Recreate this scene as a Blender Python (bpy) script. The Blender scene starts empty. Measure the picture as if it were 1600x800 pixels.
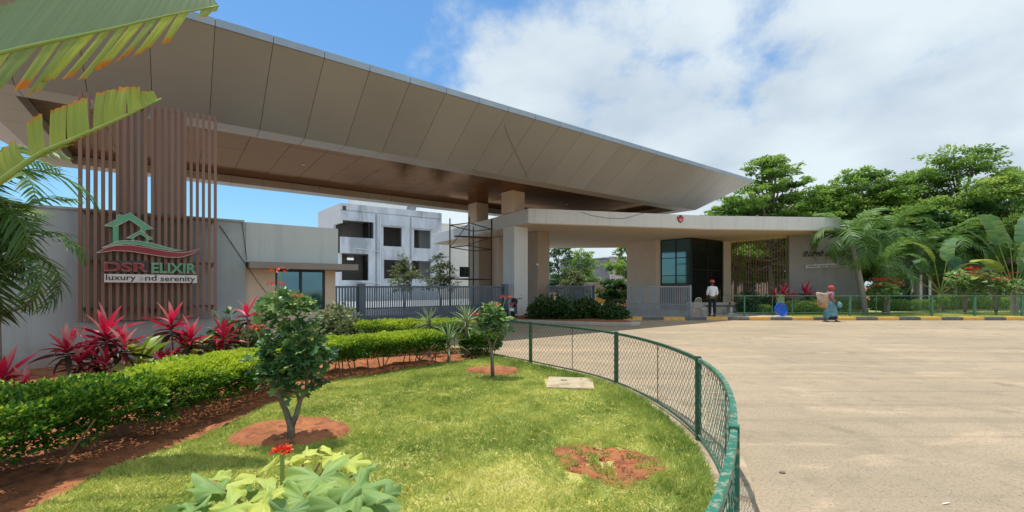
import bpy, bmesh, math, random
import numpy as np
from mathutils import Vector, Matrix
from mathutils.geometry import tessellate_polygon

random.seed(7); RNG = np.random.default_rng(7)
SC = bpy.context.scene
COL = SC.collection
R = math.radians
PI = math.pi

# ------------------------------------------------------------------ camera, sky, sun, exposure
CAMZ, F, CX, HY = 1.6, 700.0, 800.0, 447.0
cam_d = bpy.data.cameras.new('camera'); cam = bpy.data.objects.new('camera', cam_d); COL.objects.link(cam)
cam.location = (0, 0, CAMZ); cam.rotation_euler = (R(90), 0, 0)
cam_d.sensor_width = 36; cam_d.lens = 36 * F / 1600; cam_d.shift_y = (HY - 400) / 1600
cam_d.clip_start = 0.05; cam_d.clip_end = 3000
SC.camera = cam

SUN_DIR = Vector((.19, -.12, -1)).normalized()          # the way the light travels
SUN_EL = math.asin(-SUN_DIR.z); SUN_AZ = math.atan2(-SUN_DIR.x, -SUN_DIR.y)
world = bpy.data.worlds.new('World'); SC.world = world; world.use_nodes = True

def build_world():
    nt = world.node_tree; N = nt.nodes; L = nt.links; N.clear()
    out = N.new('ShaderNodeOutputWorld'); bg = N.new('ShaderNodeBackground')
    sky = N.new('ShaderNodeTexSky'); sky.sky_type = 'NISHITA'; sky.sun_disc = False
    sky.sun_elevation = SUN_EL; sky.sun_rotation = SUN_AZ
    sky.air_density = 1.3; sky.dust_density = .6; sky.ozone_density = 2.2
    tc = N.new('ShaderNodeTexCoord')
    sep = N.new('ShaderNodeSeparateXYZ'); L.new(tc.outputs['Generated'], sep.inputs[0])
    def math_(op, a, b=None, clamp=False):
        m = N.new('ShaderNodeMath'); m.operation = op; m.use_clamp = clamp
        for i, v in enumerate((a, b)):
            if v is None: continue
            if isinstance(v, (int, float)): m.inputs[i].default_value = v
            else: L.new(v, m.inputs[i])
        return m.outputs[0]
    zc = math_('MAXIMUM', sep.outputs[2], 0.0)
    den = math_('ADD', zc, .34)
    px = math_('DIVIDE', sep.outputs[0], den); py = math_('DIVIDE', sep.outputs[1], den)
    comb = N.new('ShaderNodeCombineXYZ'); L.new(px, comb.inputs[0]); L.new(py, comb.inputs[1])
    n1 = N.new('ShaderNodeTexNoise'); n1.inputs['Scale'].default_value = 1.15; n1.inputs['Detail'].default_value = 9
    n1.inputs['Roughness'].default_value = .60; n1.inputs['Distortion'].default_value = .25
    mp = N.new('ShaderNodeMapping'); mp.inputs['Location'].default_value = CLOUD_OFF
    L.new(comb.outputs[0], mp.inputs[0]); L.new(mp.outputs[0], n1.inputs['Vector'])
    # cloud bank: thick toward +X, thin toward -X
    bias = math_('MULTIPLY', math_('ADD', px, .62), .24)
    bias = math_('MINIMUM', bias, .17); bias = math_('MAXIMUM', bias, -.10)
    hz = math_('SUBTRACT', .16, math_('MULTIPLY', zc, .55)); hz = math_('MAXIMUM', hz, 0.0)
    cov = math_('ADD', math_('ADD', n1.outputs[0], bias), hz)
    ramp = N.new('ShaderNodeMapRange'); ramp.interpolation_type = 'SMOOTHSTEP'
    ramp.inputs['From Min'].default_value = .525; ramp.inputs['From Max'].default_value = .66
    L.new(cov, ramp.inputs['Value'])
    n2 = N.new('ShaderNodeTexNoise'); n2.inputs['Scale'].default_value = 2.3; n2.inputs['Detail'].default_value = 8; n2.inputs['Distortion'].default_value = .15
    L.new(mp.outputs[0], n2.inputs['Vector'])
    sh = N.new('ShaderNodeMapRange'); sh.inputs['From Min'].default_value = .34; sh.inputs['From Max'].default_value = .62
    L.new(n2.outputs[0], sh.inputs['Value'])
    cc = N.new('ShaderNodeMix'); cc.data_type = 'RGBA'
    cc.inputs[6].default_value = (6.9, 8.0, 9.0, 1); cc.inputs[7].default_value = (9.8, 10.9, 11.4, 1)
    L.new(sh.outputs[0], cc.inputs[0])
    gain = N.new('ShaderNodeMix'); gain.data_type = 'RGBA'; gain.blend_type = 'MULTIPLY'; gain.inputs[0].default_value = 1
    gain.inputs[7].default_value = SKY_TINT; L.new(sky.outputs[0], gain.inputs[6])
    mix = N.new('ShaderNodeMix'); mix.data_type = 'RGBA'
    L.new(math_('MULTIPLY', ramp.outputs[0], .93), mix.inputs[0]); L.new(gain.outputs[2], mix.inputs[6]); L.new(cc.outputs[2], mix.inputs[7])
    L.new(mix.outputs[2], bg.inputs[0]); bg.inputs[1].default_value = .085
    L.new(bg.outputs[0], out.inputs[0])
CLOUD_OFF = (5.3, 2.4, 0); SKY_TINT = (.98, 1.50, 1.86, 1)
build_world()
sun_d = bpy.data.lights.new('sun', 'SUN'); sun_d.energy = 4.2; sun_d.angle = R(.55); sun_d.color = (1, .95, .87)
sun = bpy.data.objects.new('sun', sun_d); COL.objects.link(sun)
sun.rotation_euler = SUN_DIR.to_track_quat('-Z', 'Y').to_euler(); sun.location = (0, 0, 40)
SC.view_settings.view_transform = 'Standard'; SC.view_settings.look = 'None'
SC.view_settings.exposure = 0.0; SC.view_settings.gamma = 1.0
SC.render.engine = 'CYCLES'
KAN1 = '\u0ca1\u0cbf\u0c8e\u0cb8\u0ccd\u0c86\u0cb0\u0ccd \u0c8e\u0cb2\u0cbf\u0c95\u0ccd\u0cb8\u0cbf\u0cb0\u0ccd'
KAN2 = '\u0cb2\u0c95\u0ccd\u0cb7\u0cc1\u0cb0\u0cbf \u0c85\u0c82\u0ca1\u0ccd \u0cb8\u0cc6\u0cb0\u0cc6\u0ca8\u0cbf\u0c9f\u0cbf'
TEXTS = {}
def make_texts():
    """all the lettering, turned from text curves into plain meshes once"""
    items = [('DSR', .03, .01), ('DSR', .02, .01), ('ELIXIR', .03, .01), ('ELIXIR', .02, .01), ('luxury', .008, .002), ('a', .004, .002), ('nd', .008, .002), ('serenity', .008, .002), (KAN1, .012, .02), (KAN2, .012, .003)]
    obs = []
    for body, off, ext in items:
        c = bpy.data.curves.new('letters', 'FONT'); c.body = body; c.extrude = ext; c.offset = off; c.size = 1; c.resolution_u = 3
        o = bpy.data.objects.new('letters', c); COL.objects.link(o); obs.append(o)
    dg = bpy.context.evaluated_depsgraph_get(); dg.update()
    for o, (body, off, ext) in zip(obs, items):
        me = bpy.data.meshes.new_from_object(o.evaluated_get(dg)); x0 = min(v.co.x for v in me.vertices)
        for v in me.vertices: v.co.x -= x0
        TEXTS[(body, off)] = (me, max(v.co.x for v in me.vertices), max(v.co.y for v in me.vertices) - min(v.co.y for v in me.vertices))
    for o in obs: bpy.data.objects.remove(o)
make_texts()
def text_mesh(name, body, off, mat):
    me, w, h = TEXTS[(body, off)]; me = me.copy(); me.materials.clear(); me.materials.append(mat); me.name = name
    n = bpy.data.objects.new(name, me); COL.objects.link(n); return n, w, h
SC.cycles.max_bounces = 9; SC.cycles.diffuse_bounces = 6; SC.cycles.glossy_bounces = 4; SC.cycles.transparent_max_bounces = 8

# ------------------------------------------------------------------ measuring helpers
def unp(px, py, Y): return Vector(((px - CX) / F * Y, Y, CAMZ - (py - HY) / F * Y))
def gpt(px, py, z=0.0):
    Y = F * (CAMZ - z) / (py - HY)
    return Vector(((px - CX) / F * Y, Y, z))
def hit(px, P, D):                                   # where the sight line of column px crosses the plan line P + t D
    k = (px - CX) / F
    return (k * P[1] - P[0]) / (D[0] - k * D[1])

# ------------------------------------------------------------------ materials
def _rgba(c): return (c[0], c[1], c[2], 1)
def pm(name, c1, c2=None, scale=4.0, rough=.7, bump=.0, bscale=60., metal=0., c3=None, s3=.4, spec=.5, detail=6, stretch=None, thr=(.35, .65), coat=0., objvar=0., streak=0., dirt=0.):
    m = bpy.data.materials.new(name); m.use_nodes = True; nt = m.node_tree; N = nt.nodes; L = nt.links
    b = N['Principled BSDF']; b.inputs['Roughness'].default_value = rough; b.inputs['Metallic'].default_value = metal
    b.inputs['Specular IOR Level'].default_value = spec; b.inputs['Base Color'].default_value = _rgba(c1)
    if coat: b.inputs['Coat Weight'].default_value = coat; b.inputs['Coat Roughness'].default_value = .08
    tc = N.new('ShaderNodeNewGeometry'); vec = tc.outputs['Position']
    if stretch:
        mp = N.new('ShaderNodeMapping'); mp.inputs['Scale'].default_value = stretch; L.new(vec, mp.inputs[0]); vec = mp.outputs[0]
    def noise(s, d=detail):
        n = N.new('ShaderNodeTexNoise'); n.inputs['Scale'].default_value = s; n.inputs['Detail'].default_value = d
        n.inputs['Roughness'].default_value = .6; L.new(vec, n.inputs['Vector']); return n.outputs[0]
    col = None
    if c2:
        r = N.new('ShaderNodeMapRange'); r.inputs['From Min'].default_value = thr[0]; r.inputs['From Max'].default_value = thr[1]
        L.new(noise(scale), r.inputs['Value'])
        mx = N.new('ShaderNodeMix'); mx.data_type = 'RGBA'; mx.inputs[6].default_value = _rgba(c1); mx.inputs[7].default_value = _rgba(c2)
        L.new(r.outputs[0], mx.inputs[0]); col = mx.outputs[2]
        if c3:
            r = N.new('ShaderNodeMapRange'); r.inputs['From Min'].default_value = .5; r.inputs['From Max'].default_value = .62
            L.new(noise(s3), r.inputs['Value'])
            mx = N.new('ShaderNodeMix'); mx.data_type = 'RGBA'; L.new(col, mx.inputs[6]); mx.inputs[7].default_value = _rgba(c3)
            L.new(r.outputs[0], mx.inputs[0]); col = mx.outputs[2]
        def over(col, fac, c):
            mx = N.new('ShaderNodeMix'); mx.data_type = 'RGBA'; L.new(fac, mx.inputs[0]); L.new(col, mx.inputs[6]); mx.inputs[7].default_value = _rgba(c); return mx.outputs[2]
        if streak:      # rain marks running down the plaster
            mp = N.new('ShaderNodeMapping'); mp.inputs['Scale'].default_value = (3.2, 3.2, .16); L.new(tc.outputs['Position'], mp.inputs[0])
            n = N.new('ShaderNodeTexNoise'); n.inputs['Scale'].default_value = 1.6; n.inputs['Detail'].default_value = 7; n.inputs['Roughness'].default_value = .7; L.new(mp.outputs[0], n.inputs['Vector'])
            r = N.new('ShaderNodeMapRange'); r.inputs['From Min'].default_value = .50; r.inputs['From Max'].default_value = .72; r.inputs['To Max'].default_value = streak
            L.new(n.outputs[0], r.inputs['Value']); col = over(col, r.outputs[0], tuple(q * .55 for q in c1))
        if dirt:        # soil splashed on the foot of the wall
            sz = N.new('ShaderNodeSeparateXYZ'); L.new(tc.outputs['Position'], sz.inputs[0])
            n = N.new('ShaderNodeTexNoise'); n.inputs['Scale'].default_value = 4; n.inputs['Detail'].default_value = 7; L.new(tc.outputs['Position'], n.inputs['Vector'])
            a = N.new('ShaderNodeMath'); a.operation = 'MULTIPLY_ADD'; L.new(n.outputs[0], a.inputs[0]); a.inputs[1].default_value = -.9; L.new(sz.outputs[2], a.inputs[2])
            r = N.new('ShaderNodeMapRange'); r.inputs['From Min'].default_value = .12; r.inputs['From Max'].default_value = -.40; r.inputs['To Min'].default_value = 0; r.inputs['To Max'].default_value = dirt
            L.new(a.outputs[0], r.inputs['Value']); col = over(col, r.outputs[0], (.36, .19, .11))
        if objvar:      # every panel a little different
            oi = N.new('ShaderNodeObjectInfo'); r = N.new('ShaderNodeMapRange'); r.inputs['To Min'].default_value = 1 - objvar; r.inputs['To Max'].default_value = 1 + objvar
            L.new(oi.outputs['Random'], r.inputs['Value']); vm = N.new('ShaderNodeVectorMath'); vm.operation = 'SCALE'; L.new(col, vm.inputs[0]); L.new(r.outputs[0], vm.inputs['Scale']); col = vm.outputs[0]
        L.new(col, b.inputs['Base Color'])
    if bump:
        bp = N.new('ShaderNodeBump'); bp.inputs['Strength'].default_value = bump; bp.inputs['Distance'].default_value = .01
        L.new(noise(bscale, 4), bp.inputs['Height']); L.new(bp.outputs[0], b.inputs['Normal'])
    return m

def leafmat(name, stops, trans=.28, rough=.5, tip=None, spec=.4):
    """colour varies leaf by leaf through the point attribute rnd; attribute tip (0..1) blends to the tip colour"""
    m = bpy.data.materials.new(name); m.use_nodes = True; nt = m.node_tree; N = nt.nodes; L = nt.links
    b = N['Principled BSDF']; b.inputs['Roughness'].default_value = rough; b.inputs['Specular IOR Level'].default_value = spec
    a = N.new('ShaderNodeAttribute'); a.attribute_name = 'rnd'
    cr = N.new('ShaderNodeValToRGB'); el = cr.color_ramp.elements
    while len(el) < len(stops): el.new(.5)
    for i, (p, c) in enumerate(stops): el[i].position = p; el[i].color = _rgba(c)
    L.new(a.outputs['Fac'], cr.inputs[0]); col = cr.outputs[0]
    if tip:
        t = N.new('ShaderNodeAttribute'); t.attribute_name = 'tip'
        mx = N.new('ShaderNodeMix'); mx.data_type = 'RGBA'; L.new(t.outputs['Fac'], mx.inputs[0]); L.new(col, mx.inputs[6])
        mx.inputs[7].default_value = _rgba(tip); col = mx.outputs[2]
    L.new(col, b.inputs['Base Color'])
    tr = N.new('ShaderNodeBsdfTranslucent'); L.new(col, tr.inputs[0])
    ms = N.new('ShaderNodeMixShader'); ms.inputs[0].default_value = trans
    L.new(b.outputs[0], ms.inputs[1]); L.new(tr.outputs[0], ms.inputs[2]); L.new(ms.outputs[0], N['Material Output'].inputs[0])
    return m

M = {}
M['road'] = None
M['soil'] = pm('soil', (.29, .095, .034), (.43, .16, .06), 3, .95, 1.0, 22, c3=(.20, .07, .03), s3=9)
M['concrete'] = pm('concrete', (.42, .37, .30), (.52, .45, .37), 5, .9, .35, 60)
M['edging'] = pm('edging', (.38, .30, .20), (.48, .38, .26), 5, .9, .4, 60, c3=(.30, .22, .14), s3=3)
M['slab_stone'] = pm('slab_stone', (.44, .36, .23), (.56, .46, .30), 6, .9, .5, 60, c3=(.33, .26, .16), s3=4)
M['wall_paint'] = pm('wall_paint', (.38, .44, .45), (.42, .48, .49), 1.6, .8, .25, 180, c3=(.37, .40, .41), s3=.7, streak=.35, dirt=.6)
M['parapet_paint'] = pm('parapet_paint', (.50, .54, .53), (.545, .585, .575), 1.2, .8, .25, 180, streak=.35)
M['taupe_grey'] = pm('taupe_grey', (.34, .315, .28), (.38, .35, .315), 1.1, .85, .2, 120, streak=.35)
M['beige'] = pm('beige', (.70, .56, .42), (.76, .61, .46), 1.4, .75, .2, 160)
M['taupe'] = pm('taupe', (.38, .28, .195), (.42, .31, .22), 1.2, .75, .2, 160, dirt=.4)
M['awning'] = pm('awning', (.25, .22, .19), (.29, .25, .215), 2, .7, .1, 80)
M['lintel'] = pm('lintel', (.67, .66, .61), (.72, .71, .66), .8, .75, .2, 120, streak=.28, dirt=.5)
M['ceiling'] = pm('ceiling', (.80, .62, .42), (.83, .65, .45), .8, .8)
M['acp'] = pm('acp', (.365, .345, .315), (.405, .385, .35), .35, .45, .10, 1.3, metal=.2, spec=.4, objvar=.05)
M['acp_ground_lit'] = pm('acp_ground_lit', (.46, .385, .29), (.50, .42, .32), .5, .4, 0, metal=.2)  # same cladding made paler and warmer, ground bounce put into the colour
M['copper'] = pm('copper', (.15, .070, .032), (.19, .090, .042), .5, .17, 0, metal=.45, spec=.12)
M['fascia'] = pm('fascia', (.30, .36, .40), (.36, .42, .46), 1, .35, 0, metal=.5)
M['dark_gap'] = pm('dark_gap', (.085, .075, .065), None, rough=.9)
M['slat'] = pm('slat', (.20, .108, .075), (.26, .15, .108), 3, .6, .1, 40, stretch=(1, 1, .1))
M['slat_back'] = pm('slat_back', (.42, .38, .345), (.48, .435, .395), 2, .8)
M['gate_metal'] = pm('gate_metal', (.11, .14, .17), (.145, .175, .205), 3, .5, 0, metal=.2)
M['gate_pale'] = pm('gate_pale', (.22, .25, .27), (.28, .31, .33), 2, .5, 0, metal=.3)
M['green_paint'] = pm('green_paint', (.008, .085, .045), (.014, .125, .07), 5, .45, .15, 60, c3=(.09, .10, .06), s3=30)
M['green_worn'] = pm('green_worn', (.014, .14, .085), (.02, .19, .12), 5, .42, .3, 70, c3=(.30, .31, .20), s3=24, thr=(.3, .7))
M['wire'] = pm('wire', (.05, .085, .06), (.10, .10, .075), 8, .5, 0, metal=.4)
M['kerb_yellow'] = pm('kerb_yellow', (.95, .52, .09), (.82, .44, .10), 6, .8, .4, 60, c3=(.62, .42, .2), s3=9)
M['kerb_black'] = pm('kerb_black', (.11, .12, .12), (.17, .175, .17), 6, .85, .4, 60, c3=(.22, .20, .17), s3=9)
M['raw_wall'] = pm('raw_wall', (.58, .61, .66), (.76, .79, .84), .9, .9, .3, 60, stretch=(1, 1, .35), c3=(.42, .44, .46), s3=.5)
M['white_wall'] = pm('white_wall', (.70, .70, .66), (.76, .76, .72), 1, .85)
M['room'] = pm('room', (.20, .18, .16), (.26, .24, .21), 1, .9)
M['black_void'] = pm('black_void', (.012, .013, .013), None, rough=.35)
M['glass_teal'] = pm('glass_teal', (.10, .21, .25), (.11, .23, .27), 1, .05, 0, metal=.75, spec=1.0)
M['glass_dark'] = pm('glass_dark', (.008, .012, .012), None, rough=.12, spec=.5)
M['frame_black'] = pm('frame_black', (.02, .022, .024), None, rough=.4)
M['rust_steel'] = pm('rust_steel', (.055, .035, .025), (.10, .055, .035), 9, .75)
M['bark'] = pm('bark', (.17, .13, .095), (.27, .22, .165), 14, .95, 1, 60)
M['palm_bark'] = pm('palm_bark', (.24, .22, .18), (.33, .30, .25), 6, .9, .6, 40, stretch=(.3, .3, 4))
M['stem'] = pm('stem', (.20, .12, .07), (.26, .17, .10), 12, .8)
M['petiole'] = pm('petiole', (.33, .15, .12), (.38, .26, .12), 9, .6)
M['green_stem'] = pm('green_stem', (.22, .32, .06), (.28, .36, .09), 9, .5)
M['sign_green'] = pm('sign_green', (.10, .36, .20), (.13, .42, .24), 3, .45)
M['sign_maroon'] = pm('sign_maroon', (.27, .03, .04), (.32, .04, .05), 3, .45)
M['sign_edge'] = pm('sign_edge', (.62, .55, .50), None, rough=.5)
M['sign_board'] = pm('sign_board', (.66, .66, .63), (.72, .72, .69), 3, .5)
M['sign_ink'] = pm('sign_ink', (.035, .03, .03), None, rough=.6)
M['sign_faded'] = pm('sign_faded', (.45, .46, .45), None, rough=.6)
M['letter_brown'] = pm('letter_brown', (.07, .05, .04), None, rough=.5)
M['red_paint'] = pm('red_paint', (.55, .03, .03), (.62, .05, .04), 8, .5)
M['skin'] = pm('skin', (.16, .075, .045), (.20, .095, .06), 8, .6)
M['hair'] = pm('hair', (.012, .01, .009), None, rough=.6)
M['white_cloth'] = pm('white_cloth', (.74, .76, .80), (.80, .82, .86), 6, .9, .6, 25)
M['navy_cloth'] = pm('navy_cloth', (.012, .014, .024), (.02, .022, .035), 6, .9)
M['red_cloth'] = pm('red_cloth', (.50, .05, .05), (.62, .10, .09), 14, .9, .6, 30)
M['mauve_cloth'] = pm('mauve_cloth', (.26, .10, .13), (.40, .22, .26), 22, .9, .6, 30)
M['teal_cloth'] = pm('teal_cloth', (.06, .20, .24), (.20, .36, .40), 9, .9, .7, 25, stretch=(.4, .4, 3))
M['sack'] = pm('sack', (.40, .31, .20), (.52, .43, .30), 9, .9, .8, 30, c3=(.45, .24, .12), s3=1.6)
M['blue_plastic'] = pm('blue_plastic', (.01, .10, .52), (.015, .16, .68), 7, .35)
M['pale_plastic'] = pm('pale_plastic', (.62, .56, .47), (.68, .62, .52), 5, .45)
M['black_plastic'] = pm('black_plastic', (.015, .015, .016), None, rough=.4)
M['tyre'] = pm('tyre', (.02, .02, .02), None, rough=.85)
M['chrome'] = pm('chrome', (.6, .6, .6), None, rough=.2, metal=1)
M['yellow_green_box'] = pm('box_green', (.22, .30, .13), (.28, .36, .17), 5, .8)
M['brown_wall'] = pm('brown_wall', (.11, .075, .06), (.15, .10, .08), 2, .85, .2, 80)
M['grey_wall'] = pm('grey_wall', (.24, .26, .27), (.33, .35, .36), 1.5, .9, .2, 60)
M['white_paint'] = pm('white_paint', (.75, .76, .75), (.80, .80, .79), 3, .6)
M['orange_cloth'] = pm('orange_cloth', (.72, .33, .05), (.8, .42, .1), 2, .9)

GREENS = [(0, (.025, .075, .018)), (.45, (.05, .14, .028)), (.8, (.10, .22, .04)), (1, (.20, .32, .06))]
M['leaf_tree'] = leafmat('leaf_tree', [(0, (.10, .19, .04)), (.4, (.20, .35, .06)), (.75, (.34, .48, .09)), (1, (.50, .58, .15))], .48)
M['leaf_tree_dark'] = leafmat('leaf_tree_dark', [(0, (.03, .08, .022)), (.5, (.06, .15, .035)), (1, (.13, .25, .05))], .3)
M['leaf_olive'] = leafmat('leaf_olive', [(0, (.09, .12, .04)), (.5, (.17, .21, .07)), (1, (.30, .33, .13))], .3)
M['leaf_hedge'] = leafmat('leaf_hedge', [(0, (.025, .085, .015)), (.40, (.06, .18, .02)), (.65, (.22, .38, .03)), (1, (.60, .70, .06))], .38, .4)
M['leaf_far_hedge'] = leafmat('leaf_far_hedge', [(0, (.09, .20, .04)), (.5, (.18, .33, .06)), (1, (.30, .45, .09))], .35)
M['leaf_shrub'] = leafmat('leaf_shrub', [(0, (.02, .055, .015)), (.6, (.05, .12, .03)), (1, (.12, .20, .05))], .22)
M['leaf_variegated'] = leafmat('leaf_variegated', [(0, (.06, .12, .04)), (.5, (.16, .22, .08)), (.8, (.34, .38, .17)), (1, (.46, .46, .25))], .3)
M['leaf_jatropha'] = leafmat('leaf_jatropha', [(0, (.035, .10, .04)), (.35, (.09, .21, .07)), (.7, (.22, .38, .12)), (1, (.46, .58, .20))], .32, .38, spec=.6)
M['leaf_jatropha_near'] = leafmat('leaf_jatropha_near', [(0, (.15, .27, .09)), (.35, (.27, .42, .12)), (.6, (.46, .57, .12)), (1, (.68, .70, .15))], .35, .55)
M['leaf_cordyline'] = leafmat('leaf_cordyline', [(0, (.03, .045, .02)), (.32, (.09, .022, .03)), (.55, (.34, .015, .05)), (.85, (.74, .025, .10)), (1, (.74, .36, .34))], .3, .4)
M['leaf_banana'] = leafmat('leaf_banana', [(0, (.24, .32, .06)), (.5, (.36, .44, .07)), (1, (.52, .56, .08))], .42, .4, tip=(.75, .24, .015))
M['leaf_banana_big'] = leafmat('leaf_banana_big', [(0, (.14, .20, .08)), (.5, (.20, .28, .10)), (.8, (.34, .42, .07)), (1, (.50, .56, .07))], .45, .45, tip=(.72, .22, .012))
M['leaf_banana_far'] = leafmat('leaf_banana_far', [(0, (.07, .17, .09)), (.5, (.12, .24, .09)), (.85, (.26, .36, .10)), (1, (.42, .48, .08))], .3, .6, tip=(.4, .3, .1), spec=.2)
M['leaf_palm'] = leafmat('leaf_palm', [(0, (.04, .10, .025)), (.5, (.09, .20, .04)), (.8, (.20, .33, .06)), (1, (.34, .44, .10))], .3, .5)
M['leaf_yucca'] = leafmat('leaf_yucca', [(0, (.10, .20, .08)), (.5, (.20, .31, .14)), (1, (.45, .50, .26))], .2, .4)
M['leaf_broad'] = leafmat('leaf_broad', [(0, (.13, .26, .03)), (.5, (.24, .38, .04)), (1, (.55, .62, .18))], .35, .4)
M['flower_red'] = leafmat('flower_red', [(0, (.70, .03, .015)), (.6, (.85, .07, .03)), (1, (.9, .16, .05))], .2, .5)
M['flower_yellow'] = leafmat('flower_yellow', [(0, (.75, .5, .03)), (1, (.85, .6, .05))], .2, .5)
M['grass'] = leafmat('grass', [(0, (.20, .30, .05)), (.30, (.42, .50, .12)), (.7, (.66, .66, .18)), (1, (.80, .74, .32))], .38, .6, spec=.2)

def copper_material():
    m = bpy.data.materials.new('copper'); m.use_nodes = True; nt = m.node_tree; N = nt.nodes; L = nt.links; N.remove(N['Principled BSDF'])
    g = N.new('ShaderNodeNewGeometry'); n = N.new('ShaderNodeTexNoise'); n.inputs['Scale'].default_value = .5; n.inputs['Detail'].default_value = 4; L.new(g.outputs['Position'], n.inputs['Vector'])
    mx = N.new('ShaderNodeMix'); mx.data_type = 'RGBA'; mx.inputs[6].default_value = (.17, .078, .036, 1); mx.inputs[7].default_value = (.22, .108, .054, 1); L.new(n.outputs[0], mx.inputs[0])
    d = N.new('ShaderNodeBsdfDiffuse'); L.new(mx.outputs[2], d.inputs[0])
    s = N.new('ShaderNodeBsdfGlossy'); s.inputs[0].default_value = (.42, .26, .165, 1); s.inputs['Roughness'].default_value = .13
    bp = N.new('ShaderNodeBump'); bp.inputs['Strength'].default_value = .12; bp.inputs['Distance'].default_value = .02; n2 = N.new('ShaderNodeTexNoise'); n2.inputs['Scale'].default_value = 1.6
    L.new(g.outputs['Position'], n2.inputs['Vector']); L.new(n2.outputs[0], bp.inputs['Height']); L.new(bp.outputs[0], s.inputs['Normal'])
    ms = N.new('ShaderNodeMixShader'); ms.inputs[0].default_value = .42; L.new(d.outputs[0], ms.inputs[1]); L.new(s.outputs[0], ms.inputs[2]); L.new(ms.outputs[0], N['Material Output'].inputs[0])
    return m
M['copper'] = copper_material()
def road_material():
    m = bpy.data.materials.new('road'); m.use_nodes = True; nt = m.node_tree; N = nt.nodes; L = nt.links
    b = N['Principled BSDF']; b.inputs['Roughness'].default_value = .9; b.inputs['Specular IOR Level'].default_value = .25
    g = N.new('ShaderNodeNewGeometry')
    def noise(s, det=8, rough=.6, stretch=None, dist=0):
        v = g.outputs['Position']
        if stretch:
            mp = N.new('ShaderNodeMapping'); mp.inputs['Rotation'].default_value = (0, 0, R(25)); mp.inputs['Scale'].default_value = stretch
            L.new(v, mp.inputs[0]); v = mp.outputs[0]
        n = N.new('ShaderNodeTexNoise'); n.inputs['Scale'].default_value = s; n.inputs['Detail'].default_value = det
        n.inputs['Roughness'].default_value = rough; n.inputs['Distortion'].default_value = dist; L.new(v, n.inputs['Vector']); return n.outputs[0]
    def mix(fac, a, c):
        mx = N.new('ShaderNodeMix'); mx.data_type = 'RGBA'; L.new(fac, mx.inputs[0])
        for i, q in ((6, a), (7, c)):
            if isinstance(q, tuple): mx.inputs[i].default_value = _rgba(q)
            else: L.new(q, mx.inputs[i])
        return mx.outputs[2]
    def rng(v, a, c, lo=0, hi=1):
        r = N.new('ShaderNodeMapRange'); r.inputs['From Min'].default_value = a; r.inputs['From Max'].default_value = c
        r.inputs['To Min'].default_value = lo; r.inputs['To Max'].default_value = hi
        L.new(v, r.inputs['Value']); return r.outputs[0]
    c = mix(rng(noise(.35, 6), .38, .62), (.37, .295, .20), (.45, .35, .235))          # worn grey paving and dusty areas
    c = mix(rng(noise(.22, 5, .55, (.35, 1.6, 1)), .52, .68, 0, .85), c, (.56, .40, .25))  # sand drifts along the traffic
    c = mix(rng(noise(1.1, 7, .7, (.5, 1.8, 1), .6),   .54, .64, 0, .6), c, (.60, .44, .29))
    c = mix(rng(noise(2.6, 6, .7), .50, .70, 0, .42), c, (.20, .165, .115))
    c = mix(rng(noise(38, 3, .7), .45, .66, 0, .42), c, (.17, .14, .10))                    # aggregate
    c = mix(rng(noise(95, 2, .6), .56, .68, 0, .5), c, (.55, .47, .34))
    c = mix(rng(noise(1.0, 4, .6, (.07, 2.6, 1)), .54, .62, 0, .28), c, (.22, .18, .13))     # faint tyre tracks
    c = mix(rng(noise(.9, 3, .5), .66, .72, 0, .45), c, (.17, .14, .105))                   # old oil spots
    L.new(c, b.inputs['Base Color'])
    bp = N.new('ShaderNodeBump'); bp.inputs['Strength'].default_value = .55; bp.inputs['Distance'].default_value = .012
    L.new(noise(60, 4, .7), bp.inputs['Height'])
    b2 = N.new('ShaderNodeBump'); b2.inputs['Strength'].default_value = .35; b2.inputs['Distance'].default_value = .05
    L.new(noise(3.5, 5, .65, (.6, 1.6, 1)), b2.inputs['Height']); L.new(b2.outputs[0], bp.inputs['Normal'])
    L.new(bp.outputs[0], b.inputs['Normal'])
    return m
M['road'] = road_material()

def lawn_material():
    m = pm('lawn_ground', (.36, .34, .09), (.54, .50, .14), 7, .95, 1.0, 70, c3=(.46, .42, .15), s3=1.1)
    return m
M['lawn_ground'] = lawn_material()

# ------------------------------------------------------------------ object helpers
def tag(o, label=None, cat=None, group=None, kind=None):
    if label: o['label'] = label
    if cat: o['category'] = cat
    if group: o['group'] = group
    if kind: o['kind'] = kind
    return o
def link(name, me, parent=None):
    o = bpy.data.objects.new(name, me); COL.objects.link(o)
    if parent: o.parent = parent
    return o
def empty(name, loc=(0, 0, 0), rz=0, label=None, cat=None, group=None, kind=None):
    o = bpy.data.objects.new(name, None); COL.objects.link(o); o.location = loc; o.rotation_euler = (0, 0, rz)
    o.empty_display_size = .2
    return tag(o, label, cat, group, kind)
KIDS = {}
def kids(o): return [c for c in COL.objects if c.parent == o]
def copy_tree(root, loc, rz=0, scale=1, label=None, children=None):
    r = root.copy(); COL.objects.link(r); r.location = loc; r.rotation_euler = (0, 0, rz)
    r.scale = (scale,) * 3 if not hasattr(scale, '__len__') else scale
    if label: r['label'] = label
    for c in (children if children is not None else kids(root)):
        n = c.copy(); COL.objects.link(n); n.parent = r
        for g in kids(c):
            d = g.copy(); COL.objects.link(d); d.parent = n
    return r

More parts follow.
